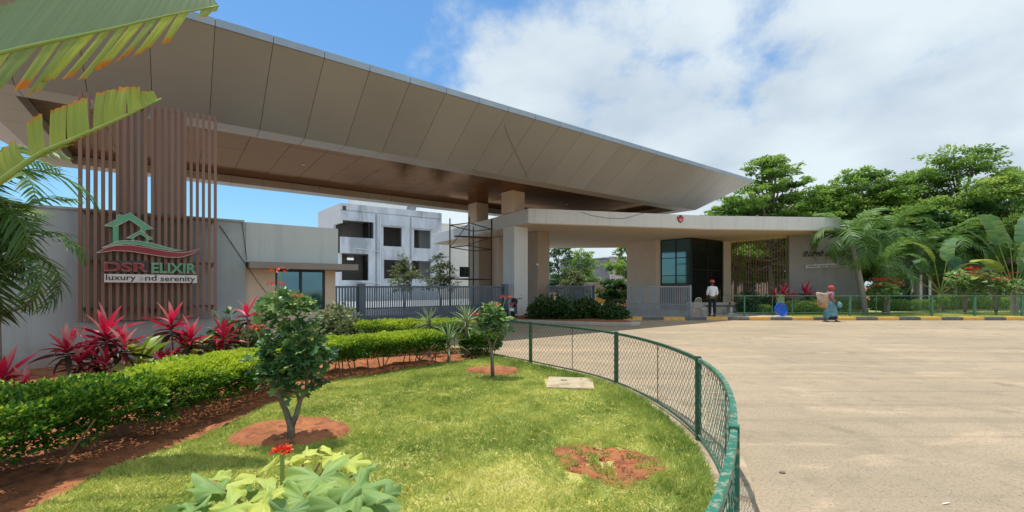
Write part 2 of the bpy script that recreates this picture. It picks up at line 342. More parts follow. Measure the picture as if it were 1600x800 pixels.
class MB:
    def __init__(s): s.v = []; s.f = []; s.smooth = False
    def add(s, vs, fs):
        o = len(s.v); s.v += [tuple(p) for p in vs]; s.f += [tuple(i + o for i in f) for f in fs]; return s
    def box(s, c, d, rz=0, mat=None):
        x, y, z = d[0] / 2, d[1] / 2, d[2] / 2; cs, sn = math.cos(rz), math.sin(rz)
        vs = [(sx * x, sy * y, sz * z) for sz in (-1, 1) for sx, sy in ((-1, -1), (1, -1), (1, 1), (-1, 1))]
        if mat: vs = [mat @ Vector(p) for p in vs]; vs = [(p[0] + c[0], p[1] + c[1], p[2] + c[2]) for p in vs]
        else: vs = [(p[0] * cs - p[1] * sn + c[0], p[0] * sn + p[1] * cs + c[1], p[2] + c[2]) for p in vs]
        return s.add(vs, [(3, 2, 1, 0), (4, 5, 6, 7), (0, 1, 5, 4), (1, 2, 6, 5), (2, 3, 7, 6), (3, 0, 4, 7)])
    def prism(s, poly, z0, z1):
        """vertical prism over a plan polygon"""
        n = len(poly); tri = tessellate_polygon([[Vector((p[0], p[1], 0)) for p in poly]])
        vs = [(p[0], p[1], z0) for p in poly] + [(p[0], p[1], z1) for p in poly]
        return s.add(vs, [tuple(reversed(t)) for t in tri] + [tuple(i + n for i in t) for t in tri] + [(i, (i + 1) % n, (i + 1) % n + n, i + n) for i in range(n)])
    def solid(s, poly3, off):
        """3-D polygon thickened by the vector off"""
        n = len(poly3); off = Vector(off); ps = [Vector(p) for p in poly3]
        tri = tessellate_polygon([ps]) if n > 4 else [tuple(range(n))]
        vs = ps + [p + off for p in ps]
        return s.add(vs, [tuple(t) for t in tri] + [tuple(i + n for i in reversed(t)) for t in tri] + [(i, (i + 1) % n, (i + 1) % n + n, i + n) for i in range(n)])
    def tube(s, pts, r, n=6, cap=True):
        pts = [Vector(p) for p in pts]; k = len(pts); rr = r if hasattr(r, '__len__') else [r] * k
        o = len(s.v); ref = None
        for i, p in enumerate(pts):
            t = (pts[min(i + 1, k - 1)] - pts[max(i - 1, 0)]); t = t.normalized() if t.length > 1e-9 else Vector((0, 0, 1))
            if ref is None: ref = t.orthogonal().normalized()
            ref = (ref - t * ref.dot(t)); ref = ref.normalized() if ref.length > 1e-6 else t.orthogonal().normalized()
            b = t.cross(ref)
            for j in range(n):
                a = 2 * PI * j / n; s.v.append(tuple(p + (ref * math.cos(a) + b * math.sin(a)) * rr[i]))
        for i in range(k - 1):
            for j in range(n):
                a, b2 = o + i * n + j, o + i * n + (j + 1) % n; s.f.append((a, b2, b2 + n, a + n))
        if cap: s.f.append(tuple(o + j for j in reversed(range(n)))); s.f.append(tuple(o + (k - 1) * n + j for j in range(n)))
        return s
    def lathe(s, prof, n=16, c=(0, 0, 0), cap=True):
        o = len(s.v)
        for r, z in prof:
            for j in range(n):
                a = 2 * PI * j / n; s.v.append((c[0] + r * math.cos(a), c[1] + r * math.sin(a), c[2] + z))
        for i in range(len(prof) - 1):
            for j in range(n):
                a, b = o + i * n + j, o + i * n + (j + 1) % n; s.f.append((a, b, b + n, a + n))
        if cap: s.f.append(tuple(o + j for j in reversed(range(n)))); s.f.append(tuple(o + (len(prof) - 1) * n + j for j in range(n)))
        return s
    def mesh(s, name, mat, smooth=False):
        me = bpy.data.meshes.new(name); me.from_pydata(s.v, [], s.f); me.materials.append(mat)
        if smooth: me.shade_smooth()
        return me
    def build(s, name, mat, parent=None, smooth=False, bevel=0):
        me = s.mesh(name, mat, smooth)
        o = link(name, me, parent)
        if bevel:
            b = o.modifiers.new('bevel', 'BEVEL'); b.width = bevel; b.segments = 2; b.limit_method = 'ANGLE'
        return o

def np_mesh(name, V, Fc, mat, attrs=None, smooth=False):
    V = np.ascontiguousarray(V, dtype=np.float32); Fc = np.ascontiguousarray(Fc, dtype=np.int32)
    me = bpy.data.meshes.new(name); k = Fc.shape[1]
    me.vertices.add(len(V)); me.vertices.foreach_set('co', V.ravel())
    me.loops.add(Fc.size); me.loops.foreach_set('vertex_index', Fc.ravel())
    me.polygons.add(len(Fc)); me.polygons.foreach_set('loop_start', np.arange(0, Fc.size, k, dtype=np.int32))
    me.polygons.foreach_set('loop_total', np.full(len(Fc), k, dtype=np.int32))
    me.update(calc_edges=True)
    for nm, arr in (attrs or {}).items():
        a = me.attributes.new(nm, 'FLOAT', 'POINT'); a.data.foreach_set('value', np.ascontiguousarray(arr, dtype=np.float32))
    me.materials.append(mat)
    if smooth: me.shade_smooth()
    return me

T_LEAF = (np.array([(0, 0, 0), (.45, .26, .07), (1, 0, -.06), (.45, -.26, .07)], float), np.array([(0, 1, 2), (0, 2, 3)]))
T_LONG = (np.array([(0, 0, 0), (.4, .13, .04), (1, 0, -.12), (.4, -.13, .04)], float), np.array([(0, 1, 2), (0, 2, 3)]))
T_BLADE = (np.array([(0, .06, 0), (0, -.06, 0), (1, 0, 0)], float), np.array([(0, 1, 2)]))
def lobed(lobes=5, cup=.12):
    out = []
    K = lobes * 4
    for i in range(K):
        a = -2.45 + 4.9 * i / (K - 1); ph = (i % 4)
        r = (.62, .86, 1.0, .80)[ph] if 0 < i < K - 1 else .5
        r *= (1 - .18 * abs(a) / 2.45)
        out.append((r * math.cos(a) * .62 + .25, r * math.sin(a) * .62, cup * r * r - .10 * (ph == 2) + .05 * (ph == 0)))
    V = np.array([(.12, 0, -.03)] + out, float); Fc = np.array([(0, i, i + 1) for i in range(1, K)])
    return V, Fc
T_LOBED = lobed(5)
def basis(n, up=.5, dirs=None, rng=RNG, droop=0.):
    d = rng.normal(size=(n, 3)) if dirs is None else np.array(dirs, float) + rng.normal(size=(n, 3)) * .45
    d[:, 2] = d[:, 2] * .6 - droop; d /= np.linalg.norm(d, axis=1)[:, None] + 1e-9
    nn = rng.normal(size=(n, 3)) * (1 - up); nn[:, 2] += up * 1.4
    nn -= d * (nn * d).sum(1)[:, None]; nn /= np.linalg.norm(nn, axis=1)[:, None] + 1e-9
    return d, np.cross(nn, d), nn
def leafcloud(name, P, size, mat, tmpl=T_LEAF, parent=None, up=.5, dirs=None, rnd=None, droop=0., kind=None, smooth=False, rng=RNG):
    P = np.asarray(P, float); n = len(P)
    if np.isscalar(size): size = size * rng.uniform(.65, 1.25, n)
    d, b, nn = basis(n, up, dirs, rng, droop)
    TV, TF = tmpl; k = len(TV)
    V = P[:, None, :] + size[:, None, None] * (TV[None, :, 0:1] * d[:, None, :] + TV[None, :, 1:2] * b[:, None, :] + TV[None, :, 2:3] * nn[:, None, :])
    Fc = (TF[None] + (np.arange(n) * k)[:, None, None]).reshape(-1, TF.shape[1])
    if rnd is None: rnd = rng.uniform(0, 1, n)
    me = np_mesh(name, V.reshape(-1, 3), Fc, mat, {'rnd': np.repeat(np.clip(rnd, 0, 1), k)}, smooth)
    o = link(name, me, parent)
    if kind: o['kind'] = kind
    return o

def catmull(pts, n=8):
    P = [np.array(p, float) for p in pts]; P = [2 * P[0] - P[1]] + P + [2 * P[-1] - P[-2]]; out = []
    for i in range(1, len(P) - 2):
        for k in range(n):
            t = k / n
            out.append(.5 * ((2 * P[i]) + (-P[i - 1] + P[i + 1]) * t + (2 * P[i - 1] - 5 * P[i] + 4 * P[i + 1] - P[i + 2]) * t * t + (-P[i - 1] + 3 * P[i] - 3 * P[i + 1] + P[i + 2]) * t ** 3))
    out.append(P[-2]); return [Vector(p) for p in out]

def inside(poly, X, Y):
    X = np.asarray(X); Y = np.asarray(Y); r = np.zeros(X.shape, bool); n = len(poly); j = n - 1
    for i in range(n):
        xi, yi, xj, yj = poly[i][0], poly[i][1], poly[j][0], poly[j][1]
        c = ((yi > Y) != (yj > Y)) & (X < (xj - xi) * (Y - yi) / ((yj - yi) or 1e-9) + xi)
        r ^= c; j = i
    return r
def vnoise(X, Y, s, seed=0):
    """smooth value noise in numpy, 0..1"""
    X = np.asarray(X) * s + 1000; Y = np.asarray(Y) * s + 1000; xi = np.floor(X).astype(int); yi = np.floor(Y).astype(int)
    fx = X - xi; fy = Y - yi; fx = fx * fx * (3 - 2 * fx); fy = fy * fy * (3 - 2 * fy)
    def h(a, b): 
        q = np.sin(a * 127.1 + b * 311.7 + seed * 74.7) * 43758.5453; return q - np.floor(q)
    return (h(xi, yi) * (1 - fx) + h(xi + 1, yi) * fx) * (1 - fy) + (h(xi, yi + 1) * (1 - fx) + h(xi + 1, yi + 1) * fx) * fy

# ------------------------------------------------------------------ ground
u = Vector((.8, .6, 0)); vv = Vector((-.6, .8, 0))           # the canopy's long side and the way in through it
g = MB().add([(-400, -60, -.05), (400, -60, -.05), (400, 900, -.05), (-400, 900, -.05)], [(0, 1, 2, 3)]).build('ground', M['soil'])
tag(g, kind='structure')
rd = MB().add([(-30, -20, 0), (90, -20, 0), (90, 20.9, 0), (8.6, 20.9, 0), (8.6, 75, 0), (-30, 75, 0)], [(0, 1, 2, 3, 4, 5)]).build('road', M['road'])
tag(rd, kind='structure')

ir = MB().prism([(-26, 14.6), (-6.9, 17.3), (-.4, 22.3), (8.4, 23.2), (8.4, 40), (-6, 56), (-40, 56)], -.01, .006).build('grey_ground_sheet', M['grey_wall']); tag(ir, kind='structure')  # added grey sheet that darkens the ground behind the gate
FENCE_POSTS = [(-2.6, 12.0), (-1.15, 10.55), (.37, 8.9), (1.62, 6.96), (1.87, 4.5), (1.13, 2.28), (-.2, .45), (-2.2, -.6)]
FPATH = catmull([(x, y, 0) for x, y in FENCE_POSTS], 8)
def offset_path(path, d):
    out = []
    for i, p in enumerate(path):
        t = path[min(i + 1, len(path) - 1)] - path[max(i - 1, 0)]; t.normalize(); out.append(p + Vector((-t.y, t.x, 0)) * d)
    return out
# pale edging strip under and outside the fence
so, si = offset_path(FPATH, .34), offset_path(FPATH, -.20)
for i_, p_ in enumerate(FPATH):
    if p_.y < 4.6: so[i_] = p_ + (so[i_] - p_) * max(.35, 1 - (4.6 - p_.y) * .35)
mb = MB(); n = len(FPATH)
for i in range(n - 1):
    q = [so[i], so[i + 1], si[i + 1], si[i]]
    mb.prism([(p.x, p.y) for p in q], .0, .055)
strip = mb.build('kerb_edging', M['edging']); tag(strip, kind='structure')

SOIL_EDGE = [(-3.5, 1.6), (-3.34, 2.6), (-3.30, 3.3), (-3.36, 3.76), (-3.12, 4.5), (-3.12, 5.6), (-3.05, 6.6), (-2.9, 7.35), (-2.25, 7.9), (-1.4, 8.85), (-.75, 9.5), (-.45, 10.1)]
lawn_poly = [(p.x, p.y) for p in offset_path(FPATH, -.09)][6:-4]
lawn_poly = [p for p in lawn_poly] + [(-4.2, -.5), (-4.8, 1.0)] + SOIL_EDGE
soil_poly = [(-12, -1), (-4.8, -1), (-4.8, 1.0)] + SOIL_EDGE + [(-.9, 10.6), (-3.0, 12.3), (-3.8, 12.0), (-12, 6.3)]

def sheet(name, poly, z, mat, res=.12, bump=None, holes=()):
    xs = [p[0] for p in poly]; ys = [p[1] for p in poly]
    X = np.arange(min(xs), max(xs) + res, res); Y = np.arange(min(ys), max(ys) + res, res)
    GX, GY = np.meshgrid(X, Y); ny, nx = GX.shape
    ZZ = z + (bump(GX, GY) if bump else 0)
    cxx = GX[:-1, :-1] + res / 2; cyy = GY[:-1, :-1] + res / 2; ok = inside(poly, cxx, cyy)
    idx = np.arange(nx * ny).reshape(ny, nx)
    Fq = np.stack([idx[:-1, :-1], idx[:-1, 1:], idx[1:, 1:], idx[1:, :-1]], -1)[ok]
    V = np.stack([GX.ravel(), GY.ravel(), (ZZ * np.ones_like(GX)).ravel()], -1)
    used = np.unique(Fq); remap = -np.ones(len(V), int); remap[used] = np.arange(len(used))
    return link(name, np_mesh(name, V[used], remap[Fq], mat, smooth=True))

def soil_bump(X, Y): return .05 * vnoise(X, Y, 2.2, 1) + .05 * vnoise(X, Y, 6, 2) + .025 * vnoise(X, Y, 17, 3) - .05
sb = sheet('soil_bed', soil_poly, .05, M['soil'], .07, soil_bump); tag(sb, kind='structure')
CIRC = [(gpt(455, 686), .51, .44), (gpt(770, 586), .42, .36)]
BARE = (gpt(950, 731, .04), .44, .40)
def bare_mask(X, Y):
    """1 where the lawn is worn through to soil"""
    c, rx, ry = BARE
    q = np.sqrt(((X - c.x) / rx) ** 2 + ((Y - c.y) / ry) ** 2) + 1.1 * (vnoise(X, Y, 6, 9) - .5) + .7 * (vnoise(X, Y, 18, 12) - .5)
    m = (q < .95) & (vnoise(X, Y, 8.5, 40) * .7 + vnoise(X, Y, 21, 41) * .3 < .70 - .22 * q)
    for c, rx, ry in CIRC:
        q = np.sqrt(((X - c.x) / rx) ** 2 + ((Y - c.y) / ry) ** 2) + .25 * (vnoise(X, Y, 5, 5) - .5); m = m | (q < 1)
    return m
def lawn_bump(X, Y): return .025 * vnoise(X, Y, 1.3, 4) + .012 * vnoise(X, Y, 6, 8)
lw = sheet('lawn', lawn_poly, .045, M['lawn_ground'], .1, lawn_bump); tag(lw, kind='structure')
def mound(name, c, rx, ry, h, seed, irr=.12):
    K = 40; V = [(c.x, c.y, .075 + h)]; Fc = []
    rings = 9
    for r in range(1, rings + 1):
        for j in range(K):
            a = 2 * PI * j / K; q = r / rings; ir_ = 1 + irr * (math.sin(a * 2 + seed) * .5 + math.sin(a * 3 + seed * 2.3) * .45 + math.sin(a * 5 + seed) * .3 + math.sin(a * 11) * .12); x = c.x + rx * q * math.cos(a) * ir_; y = c.y + ry * q * math.sin(a) * ir_
            z = .08 + h * (1 - q * q) + (.03 * float(vnoise(x, y, 14, seed)) + .02 * float(vnoise(x, y, 34, seed + 3)) if r < rings else -.05)
            V.append((x, y, z))
    for j in range(K): Fc.append((0, 1 + j, 1 + (j + 1) % K))
    for r in range(rings - 1):
        for j in range(K):
            a = 1 + r * K + j; b = 1 + r * K + (j + 1) % K; Fc.append((a, a + K, b + K, b))
    o = MB().add(V, Fc).build(name, M['soil'], smooth=True); return tag(o, kind='structure')
mound('soil_ring', CIRC[0][0], .58, .48, .02, 1); mound('soil_ring', CIRC[1][0], .47, .40, .02, 2)
bc = BARE[0]; mound('bare_soil', bc, .47, .42, -.034, 3, .30)

# soil clods and pebbles
def clods():
    pts = []; 
    n = 2600
    X = RNG.uniform(-8, -1, n); Y = RNG.uniform(2.5, 11, n); ok = inside(soil_poly, X, Y); X, Y = X[ok], Y[ok]
    P = np.stack([X, Y, .05 + soil_bump(X, Y)], -1)
    for c, rx, ry in CIRC + [BARE]:
        a = RNG.uniform(0, 2 * PI, 220); q = np.sqrt(RNG.uniform(0, .9, 220))
        P = np.concatenate([P, np.stack([c.x + rx * q * np.cos(a), c.y + ry * q * np.sin(a), np.full(220, .098)], -1)])
    T = (np.array([(1, 0, 0), (-1, 0, 0), (0, 1, 0), (0, -1, 0), (0, 0, 1), (0, 0, -.6)], float) * .5,
         np.array([(0, 2, 4), (2, 1, 4), (1, 3, 4), (3, 0, 4), (2, 0, 5), (1, 2, 5), (3, 1, 5), (0, 3, 5)]))
    o = leafcloud('soil_clods', P, .016, M['soil'], T, up=.2, kind='stuff')
clods()

# dry fallen leaves on the bed and a few on the lawn
def fallen_leaves():
    n = 420; X = RNG.uniform(-7.5, 1.5, n); Y = RNG.uniform(2.2, 10.5, n); a = inside(soil_poly, X, Y); b = inside(lawn_poly, X, Y) & (RNG.uniform(0, 1, n) < .30); ok = a | b
    X, Y = X[ok], Y[ok]; P = np.stack([X, Y, np.where(inside(lawn_poly, X, Y), .105, .075 + soil_bump(X, Y))], -1)
    m = leafmat('dry_leaf', [(0, (.16, .08, .03)), (.6, (.34, .20, .07)), (1, (.48, .38, .12))], .1, .8)
    leafcloud('fallen_leaves', P, .055, m, T_LEAF, up=.85, kind='stuff')
fallen_leaves()
# grass blades on the near lawn
def grass():
    xs = [p[0] for p in lawn_poly]; ys = [p[1] for p in lawn_poly]
    n = 620000
    # denser near the camera
    Y = .9 + 9.6 * RNG.uniform(0, 1, n) ** 1.7; X = RNG.uniform(min(xs), max(xs), n)
    ok = inside(lawn_poly, X, Y) & ~bare_mask(X, Y) & (np.abs(X) < 1.2 * Y + .3)
    mh = gpt(888, 601, .05); ok &= ~((abs(X - mh.x) < .37) & (abs(Y - mh.y) < .40))
    thin = vnoise(X, Y, 2.0, 21) * .6 + vnoise(X, Y, 6, 22) * .4
    ok &= RNG.uniform(0, 1, n) < .45 + .9 * thin
    X, Y, thin = X[ok], Y[ok], thin[ok]; n = len(X)
    z = .045 + lawn_bump(X, Y); z += .02 * (np.hypot((X - BARE[0].x) / .6, (Y - BARE[0].y) / .55) < 1)
    fd = np.full(n, 9.)
    fp = np.array([(p.x, p.y) for p in FPATH])
    for q in fp: fd = np.minimum(fd, np.hypot(X - q[0], Y - q[1]))
    h = RNG.uniform(.022, .052, n) * (.8 + .7 * thin); h *= 1 + 1.1 * np.clip(1 - (fd - .15) / .45, 0, 1)
    d = RNG.normal(size=(n, 3)) * .45; d[:, 2] = RNG.uniform(.45, 1.0, n); d[:, 0] += (vnoise(X, Y, 9, 61) - .5) * 2.2; d[:, 1] += (vnoise(X, Y, 9, 62) - .5) * 2.2; d /= np.linalg.norm(d, axis=1)[:, None]
    side = np.cross(d, RNG.normal(size=(n, 3))); side /= np.linalg.norm(side, axis=1)[:, None]
    w = (.0022 + .0007 * Y)[:, None]
    B = np.stack([X, Y, z - .003], -1)
    V = np.stack([B - side * w, B + side * w, B + d * h[:, None]], 1).reshape(-1, 3)
    Fc = np.arange(3 * n).reshape(-1, 3)
    tone = .02 + .85 * (vnoise(X, Y, .9, 31) * .55 + vnoise(X, Y, 3.3, 32) * .45) + RNG.normal(size=n) * .11 + .35 * (vnoise(X, Y, 26, 63) - .5)
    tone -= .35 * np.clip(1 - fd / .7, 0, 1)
    o = link('lawn_grass', np_mesh('lawn_grass', V, Fc, M['grass'], {'rnd': np.repeat(np.clip(tone, 0, 1), 3)}))
    tag(o, 'short sunlit lawn grass inside the curved wire fence', 'grass', kind='stuff')
grass()

mh = gpt(888, 601, .05)
t = empty('manhole_cover', (mh.x + .03, mh.y, .022), R(-8), 'pale square stone cover set in the lawn edge by the fence', 'manhole cover')
MB().box((0, 0, .035), (.72, .78, .07)).build('slab', M['slab_stone'], t, bevel=.01)
MB().box((-.1, .12, .073), (.10, .035, .008)).build('lifting_slot', M['dark_gap'], t)

# ------------------------------------------------------------------ near wire fence
def wire_net(path, z0, z1, pitch, r, mat, parent, name='wire_mesh'):
    """chain link: two families of slanting wires that follow the curved path"""
    L = [0]
    for i in range(1, len(path)): L.append(L[-1] + (path[i] - path[i - 1]).length)
    tot = L[-1]; La = np.array(L); Pa = np.array([(p.x, p.y) for p in path]); H = z1 - z0
    def at(s): return np.interp(s, La, Pa[:, 0]), np.interp(s, La, Pa[:, 1])
    mb = MB(); slope = .95
    for fam in (1, -1):
        k = int((tot + H * slope) / pitch) + 1
        for i in range(k):
            s0 = i * pitch - (H * slope if fam == 1 else 0)
            pts = []
            for j in range(13):
                q = j / 12; s = s0 + fam * q * H * slope
                if fam == -1: s = i * pitch - q * H * slope
                if s < 0 or s > tot: continue
                x, y = at(s); wob = .006 * (1 if (j + i) % 2 else -1)
                pts.append((x + wob * fam * .5, y + wob * .5, z0 + q * H))
            if len(pts) > 1: mb.tube(pts, r, 3, False)
    o = mb.build(name, mat, parent); o['kind'] = 'stuff'; return o

def near_fence():
    t = empty('wire_fence', (0, 0, 0), 0, 'curved green chain link fence around the front lawn', 'fence')
    for i, (x, y) in enumerate(FENCE_POSTS[1:-1]):
        worn = M['green_worn'] if y < 3 else M['green_paint']
        ang = math.atan2(FENCE_POSTS[i + 2][1] - FENCE_POSTS[i][1], FENCE_POSTS[i + 2][0] - FENCE_POSTS[i][0])
        MB().box((x, y, .445), (.052, .052, .90), ang).build('post', worn, t, bevel=.004)
    for a in range(1, len(FENCE_POSTS) - 2):
        seg = FPATH[a * 8:a * 8 + 9]; near = a >= 4
        mt = M['green_worn'] if near else M['green_paint']
        for z, ww, nm in ((.845, .034, 'top_rail'), (.10, .022, 'bottom_rail')):
            mb = MB(); l, r_ = offset_path(seg, ww / 2), offset_path(seg, -ww / 2); h = .034 if nm == 'top_rail' else .02
            for k in range(8):
                mb.prism([(p.x, p.y) for p in (r_[k], r_[k + 1], l[k + 1], l[k])], z, z + h)
            mb.build(nm, mt, t)
        mid = seg[4]
        MB().tube([(mid.x, mid.y, .11), (mid.x, mid.y, .85)], .006, 5).build('mid_bar', M['wire'], t)
        wire_net(seg, .11, .85, .088, .0028, M['green_paint'] if near else M['wire'], t)
near_fence()

# ------------------------------------------------------------------ the great canopy
TIP = Vector((13.7, 25.5, 0)); CL, CW, DI, SW = 32.2, 13.2, 2.2, .77
ZO, ZI, ZS, FH = 7.5, 6.0, 6.32, .17
SEAM = [25.55 % 1.18 + 1.18 * k for k in range(0, 27)]
def cp(a, b, z): p = TIP - u * a + vv * b; return Vector((p.x, p.y, z))
def clip_poly(poly, A, B, Cc):
    """keep A x + B y <= C"""
    out = []
    for i in range(len(poly)):
        p, q = poly[i], poly[(i + 1) % len(poly)]; dp = A * p[0] + B * p[1] - Cc; dq = A * q[0] + B * q[1] - Cc
        if dp <= 0: out.append(p)
        if dp * dq < 0:
            k = dp / (dp - dq); out.append((p[0] + (q[0] - p[0]) * k, p[1] + (q[1] - p[1]) * k))
    return out
def canopy():
    root = empty('entrance_canopy', (0, 0, 0), 0, 'huge sloping metal clad canopy roof spanning the whole entrance gate', 'canopy')
    G = .006
    rr = random.Random(3)
    # backing shell, set back behind the panel joints
    sh = MB()
    i0, i1 = (DI, DI), (CL - DI, CW - DI)
    lo, up_ = [(0, 0), (CL, 0), (CL, CW), (0, CW)], None
    inn = [(DI, DI), (CL - DI, DI), (CL - DI, CW - DI), (DI, CW - DI)]
    s2 = DI + SW; inn2 = [(s2, s2), (CL - s2, s2), (CL - s2, CW - s2), (s2, CW - s2)]
    e = .025
    V = [cp(a, b, ZO + e) for a, b in lo] + [cp(a, b, ZI + e) for a, b in inn] + [cp(a, b, ZI + e) for a, b in inn2] + \
        [cp(a, b, ZS + e) for a, b in inn2] + [cp(a, b, ZO + FH - .02) for a, b in lo]
    Fc = [(12, 13, 14, 15)]
    for i in range(4):
        j = (i + 1) % 4; Fc += [(i, j, j + 4, i + 4), (i + 4, j + 4, j + 8, i + 8), (i + 8, j + 8, j + 12, i + 12), (16 + i, 16 + j, j, i)]
    Fc += [(19, 18, 17, 16)]
    sh.add(V, Fc).build('roof_deck', M['dark_gap'], root)
    def panel(pts, nrm, mat, name='panel'):
        pts = [Vector(p) + Vector(nrm) * rr.uniform(0, .0025) for p in pts]
        MB().solid(pts, -Vector(nrm) * .018).build(name, mat, root)
    ln = math.hypot(DI, ZO - ZI)
    # long slopes
    cuts = [0] + [s for s in SEAM if s > .3] ; cuts = [c for c in cuts if c < CL - .2] + [CL]
    for side in (0, 1):
        for k in range(len(cuts) - 1):
            p = [(cuts[k] + G, .004), (cuts[k + 1] - G, .004), (cuts[k + 1] - G, .996), (cuts[k] + G, .996)]
            p = clip_poly(p, -1, DI, -G if k else -G); p = clip_poly(p, 1, DI, CL - G)
            if len(p) < 3: continue
            if side == 0:
                pts = [cp(a, DI * q, ZO - (ZO - ZI) * q) for a, q in p]; nrm = (vv * -(ZO - ZI) - Vector((0, 0, DI))) / ln
            else:
                pts = [cp(a, CW - DI * q, ZO - (ZO - ZI) * q) for a, q in p]; nrm = (vv * (ZO - ZI) - Vector((0, 0, DI))) / ln
            panel(pts, nrm, M['acp'], 'slope_panel')
    # end slopes
    nb = 11; bc_ = [CW * k / nb for k in range(nb + 1)]
    for side in (0, 1):
        for k in range(nb):
            p = [(bc_[k] + G, .004), (bc_[k + 1] - G, .004), (bc_[k + 1] - G, .996), (bc_[k] + G, .996)]
            p = clip_poly(p, -1, DI, -G); p = clip_poly(p, 1, DI, CW - G)
            if len(p) < 3: continue
            if side == 0: pts = [cp(DI * q, b, ZO - (ZO - ZI) * q) for b, q in p]; nrm = (u * (ZO - ZI) - Vector((0, 0, DI))) / ln
            else: pts = [cp(CL - DI * q, b, ZO - (ZO - ZI) * q) for b, q in p]; nrm = (u * -(ZO - ZI) - Vector((0, 0, DI))) / ln
            panel(pts, nrm, M['acp'], 'slope_panel')
    # horizontal strip under the inner edge, inner lip, soffit
    dn = Vector((0, 0, -1))
    cuts2 = [DI] + [s for s in SEAM if DI + .3 < s < CL - DI - .3] + [CL - DI]
    for b0, b1 in ((DI, s2), (CW - s2, CW - DI)):
        for k in range(len(cuts2) - 1):
            panel([cp(cuts2[k] + G, b0 + .004, ZI), cp(cuts2[k + 1] - G, b0 + .004, ZI), cp(cuts2[k + 1] - G, b1 - .004, ZI), cp(cuts2[k] + G, b1 - .004, ZI)], dn, M['acp_ground_lit'], 'edge_panel')
    for b, sgn in ((s2, 1), (CW - s2, -1)):
        for k in range(len(cuts2) - 1):
            a0 = max(cuts2[k], s2) + G; a1 = min(cuts2[k + 1], CL - s2) - G
            if a1 - a0 < .1: continue
            panel([cp(a0, b, ZI), cp(a1, b, ZI), cp(a1, b, ZS - .02), cp(a0, b, ZS - .02)], vv * sgn, M['acp_ground_lit'], 'lip_panel')
    nb2 = 6
    for a0, a1 in ((DI, s2), (CL - s2, CL - DI)):
        for k in range(nb2):
            b0 = s2 + (CW - 2 * s2) * k / nb2; b1 = s2 + (CW - 2 * s2) * (k + 1) / nb2
            panel([cp(a0 + .004, b0 + G, ZI), cp(a1 - .004, b0 + G, ZI), cp(a1 - .004, b1 - G, ZI), cp(a0 + .004, b1 - G, ZI)], dn, M['acp_ground_lit'], 'edge_panel')
    for k in range(nb2):
        b0 = s2 + (CW - 2 * s2) * k / nb2 + G; b1 = s2 + (CW - 2 * s2) * (k + 1) / nb2 - G
        for a, sgn in ((CL - s2, 1), (s2, -1)):
            panel([cp(a, b0, ZI), cp(a, b1, ZI), cp(a, b1, ZS - .02), cp(a, b0, ZS - .02)], u * sgn, M['acp_ground_lit'], 'lip_panel')
    cuts3 = [s2] + [s for s in SEAM if s2 + .3 < s < CL - s2 - .3] + [CL - s2]
    nr = 5
    for k in range(len(cuts3) - 1):
        for q in range(nr):
            b0 = s2 + (CW - 2 * s2) * q / nr + G; b1 = s2 + (CW - 2 * s2) * (q + 1) / nr - G
            pts = [cp(cuts3[k] + G, b0, ZS), cp(cuts3[k + 1] - G, b0, ZS), cp(cuts3[k + 1] - G, b1, ZS), cp(cuts3[k] + G, b1, ZS)]
            pts = [p + Vector((0, 0, rr.uniform(-.003, .003))) for p in pts]
            MB().solid(pts, (0, 0, .015)).build('soffit_panel', M['copper'], root)
    # fascia pieces
    for k in range(len(cuts) - 1):
        for b, sgn in ((0, -1), (CW, 1)):
            a0, a1 = cuts[k] + .007, cuts[k + 1] - .007
            MB().solid([cp(a0, b + sgn * .03, ZO - .01), cp(a1, b + sgn * .03, ZO - .01), cp(a1, b + sgn * .03, ZO + FH), cp(a0, b + sgn * .03, ZO + FH)], vv * (-sgn * .024)).build('fascia_piece', M['fascia'], root)
    for k in range(nb):
        for a, sgn in ((0, 1), (CL, -1)):
            b0, b1 = bc_[k] + .007, bc_[k + 1] - .007
            MB().solid([cp(a - sgn * .03, b0, ZO - .01), cp(a - sgn * .03, b1, ZO - .01), cp(a - sgn * .03, b1, ZO + FH), cp(a - sgn * .03, b0, ZO + FH)], u * (-sgn * .024)).build('fascia_piece', M['fascia'], root)
    # recessed down lights
    for a in (8.2, 12.9, 17.6, 22.3):
        MB().lathe([(.06, -.012), (.075, -.012), (.075, .0)], 10, cp(a, 6.6, ZS - .001)).build('down_light', M['fascia'], root)
canopy()

def col_box(name, c, s, z0, z1, ang, mat, **kw):
    o = MB().box((c[0], c[1], (z0 + z1) / 2), (s, s if 'sy' not in kw else kw['sy'], z1 - z0), ang).build(name, mat, kw.get('parent'), bevel=.015)
    return o
# ------------------------------------------------------------------ left wall, plinth, gatehouse
W0 = Vector((-8.36, 8.6, 0)); nW = Vector((.6, -.8, 0)); UA = math.atan2(.6, .8)
def W(t, off=0., z=0.): p = W0 + u * t + nW * off; return Vector((p.x, p.y, z))
def wbox(mb, t0, t1, o0, o1, z0, z1):
    c = W((t0 + t1) / 2, (o0 + o1) / 2, (z0 + z1) / 2); return mb.box(c, (t1 - t0, abs(o1 - o0), z1 - z0), UA)
T_W0, T_W1 = -4.5, hit(528, W0, u)
tA = hit(392, W0, u); tg0, tg1 = hit(430, W0 - nW * .15, u), hit(508, W0 - nW * .15, u)
ZW = 3.06
wl = empty('boundary_wall', W(0), 0, 'tall painted boundary wall behind the brown slat screen', 'wall')
wl.location = (0, 0, 0)
wbox(MB(), T_W0, tA - .1, -.25, 0, 0, ZW).build('wall', M['wall_paint'], wl)
wbox(MB(), T_W0 - .03, tA - .13, -.28, .03, ZW, ZW + .045).build('coping', M['wall_paint'], wl)
wbox(MB(), .0, 2.9, .03, .25, 0, .9).build('plinth', M['wall_paint'], wl)
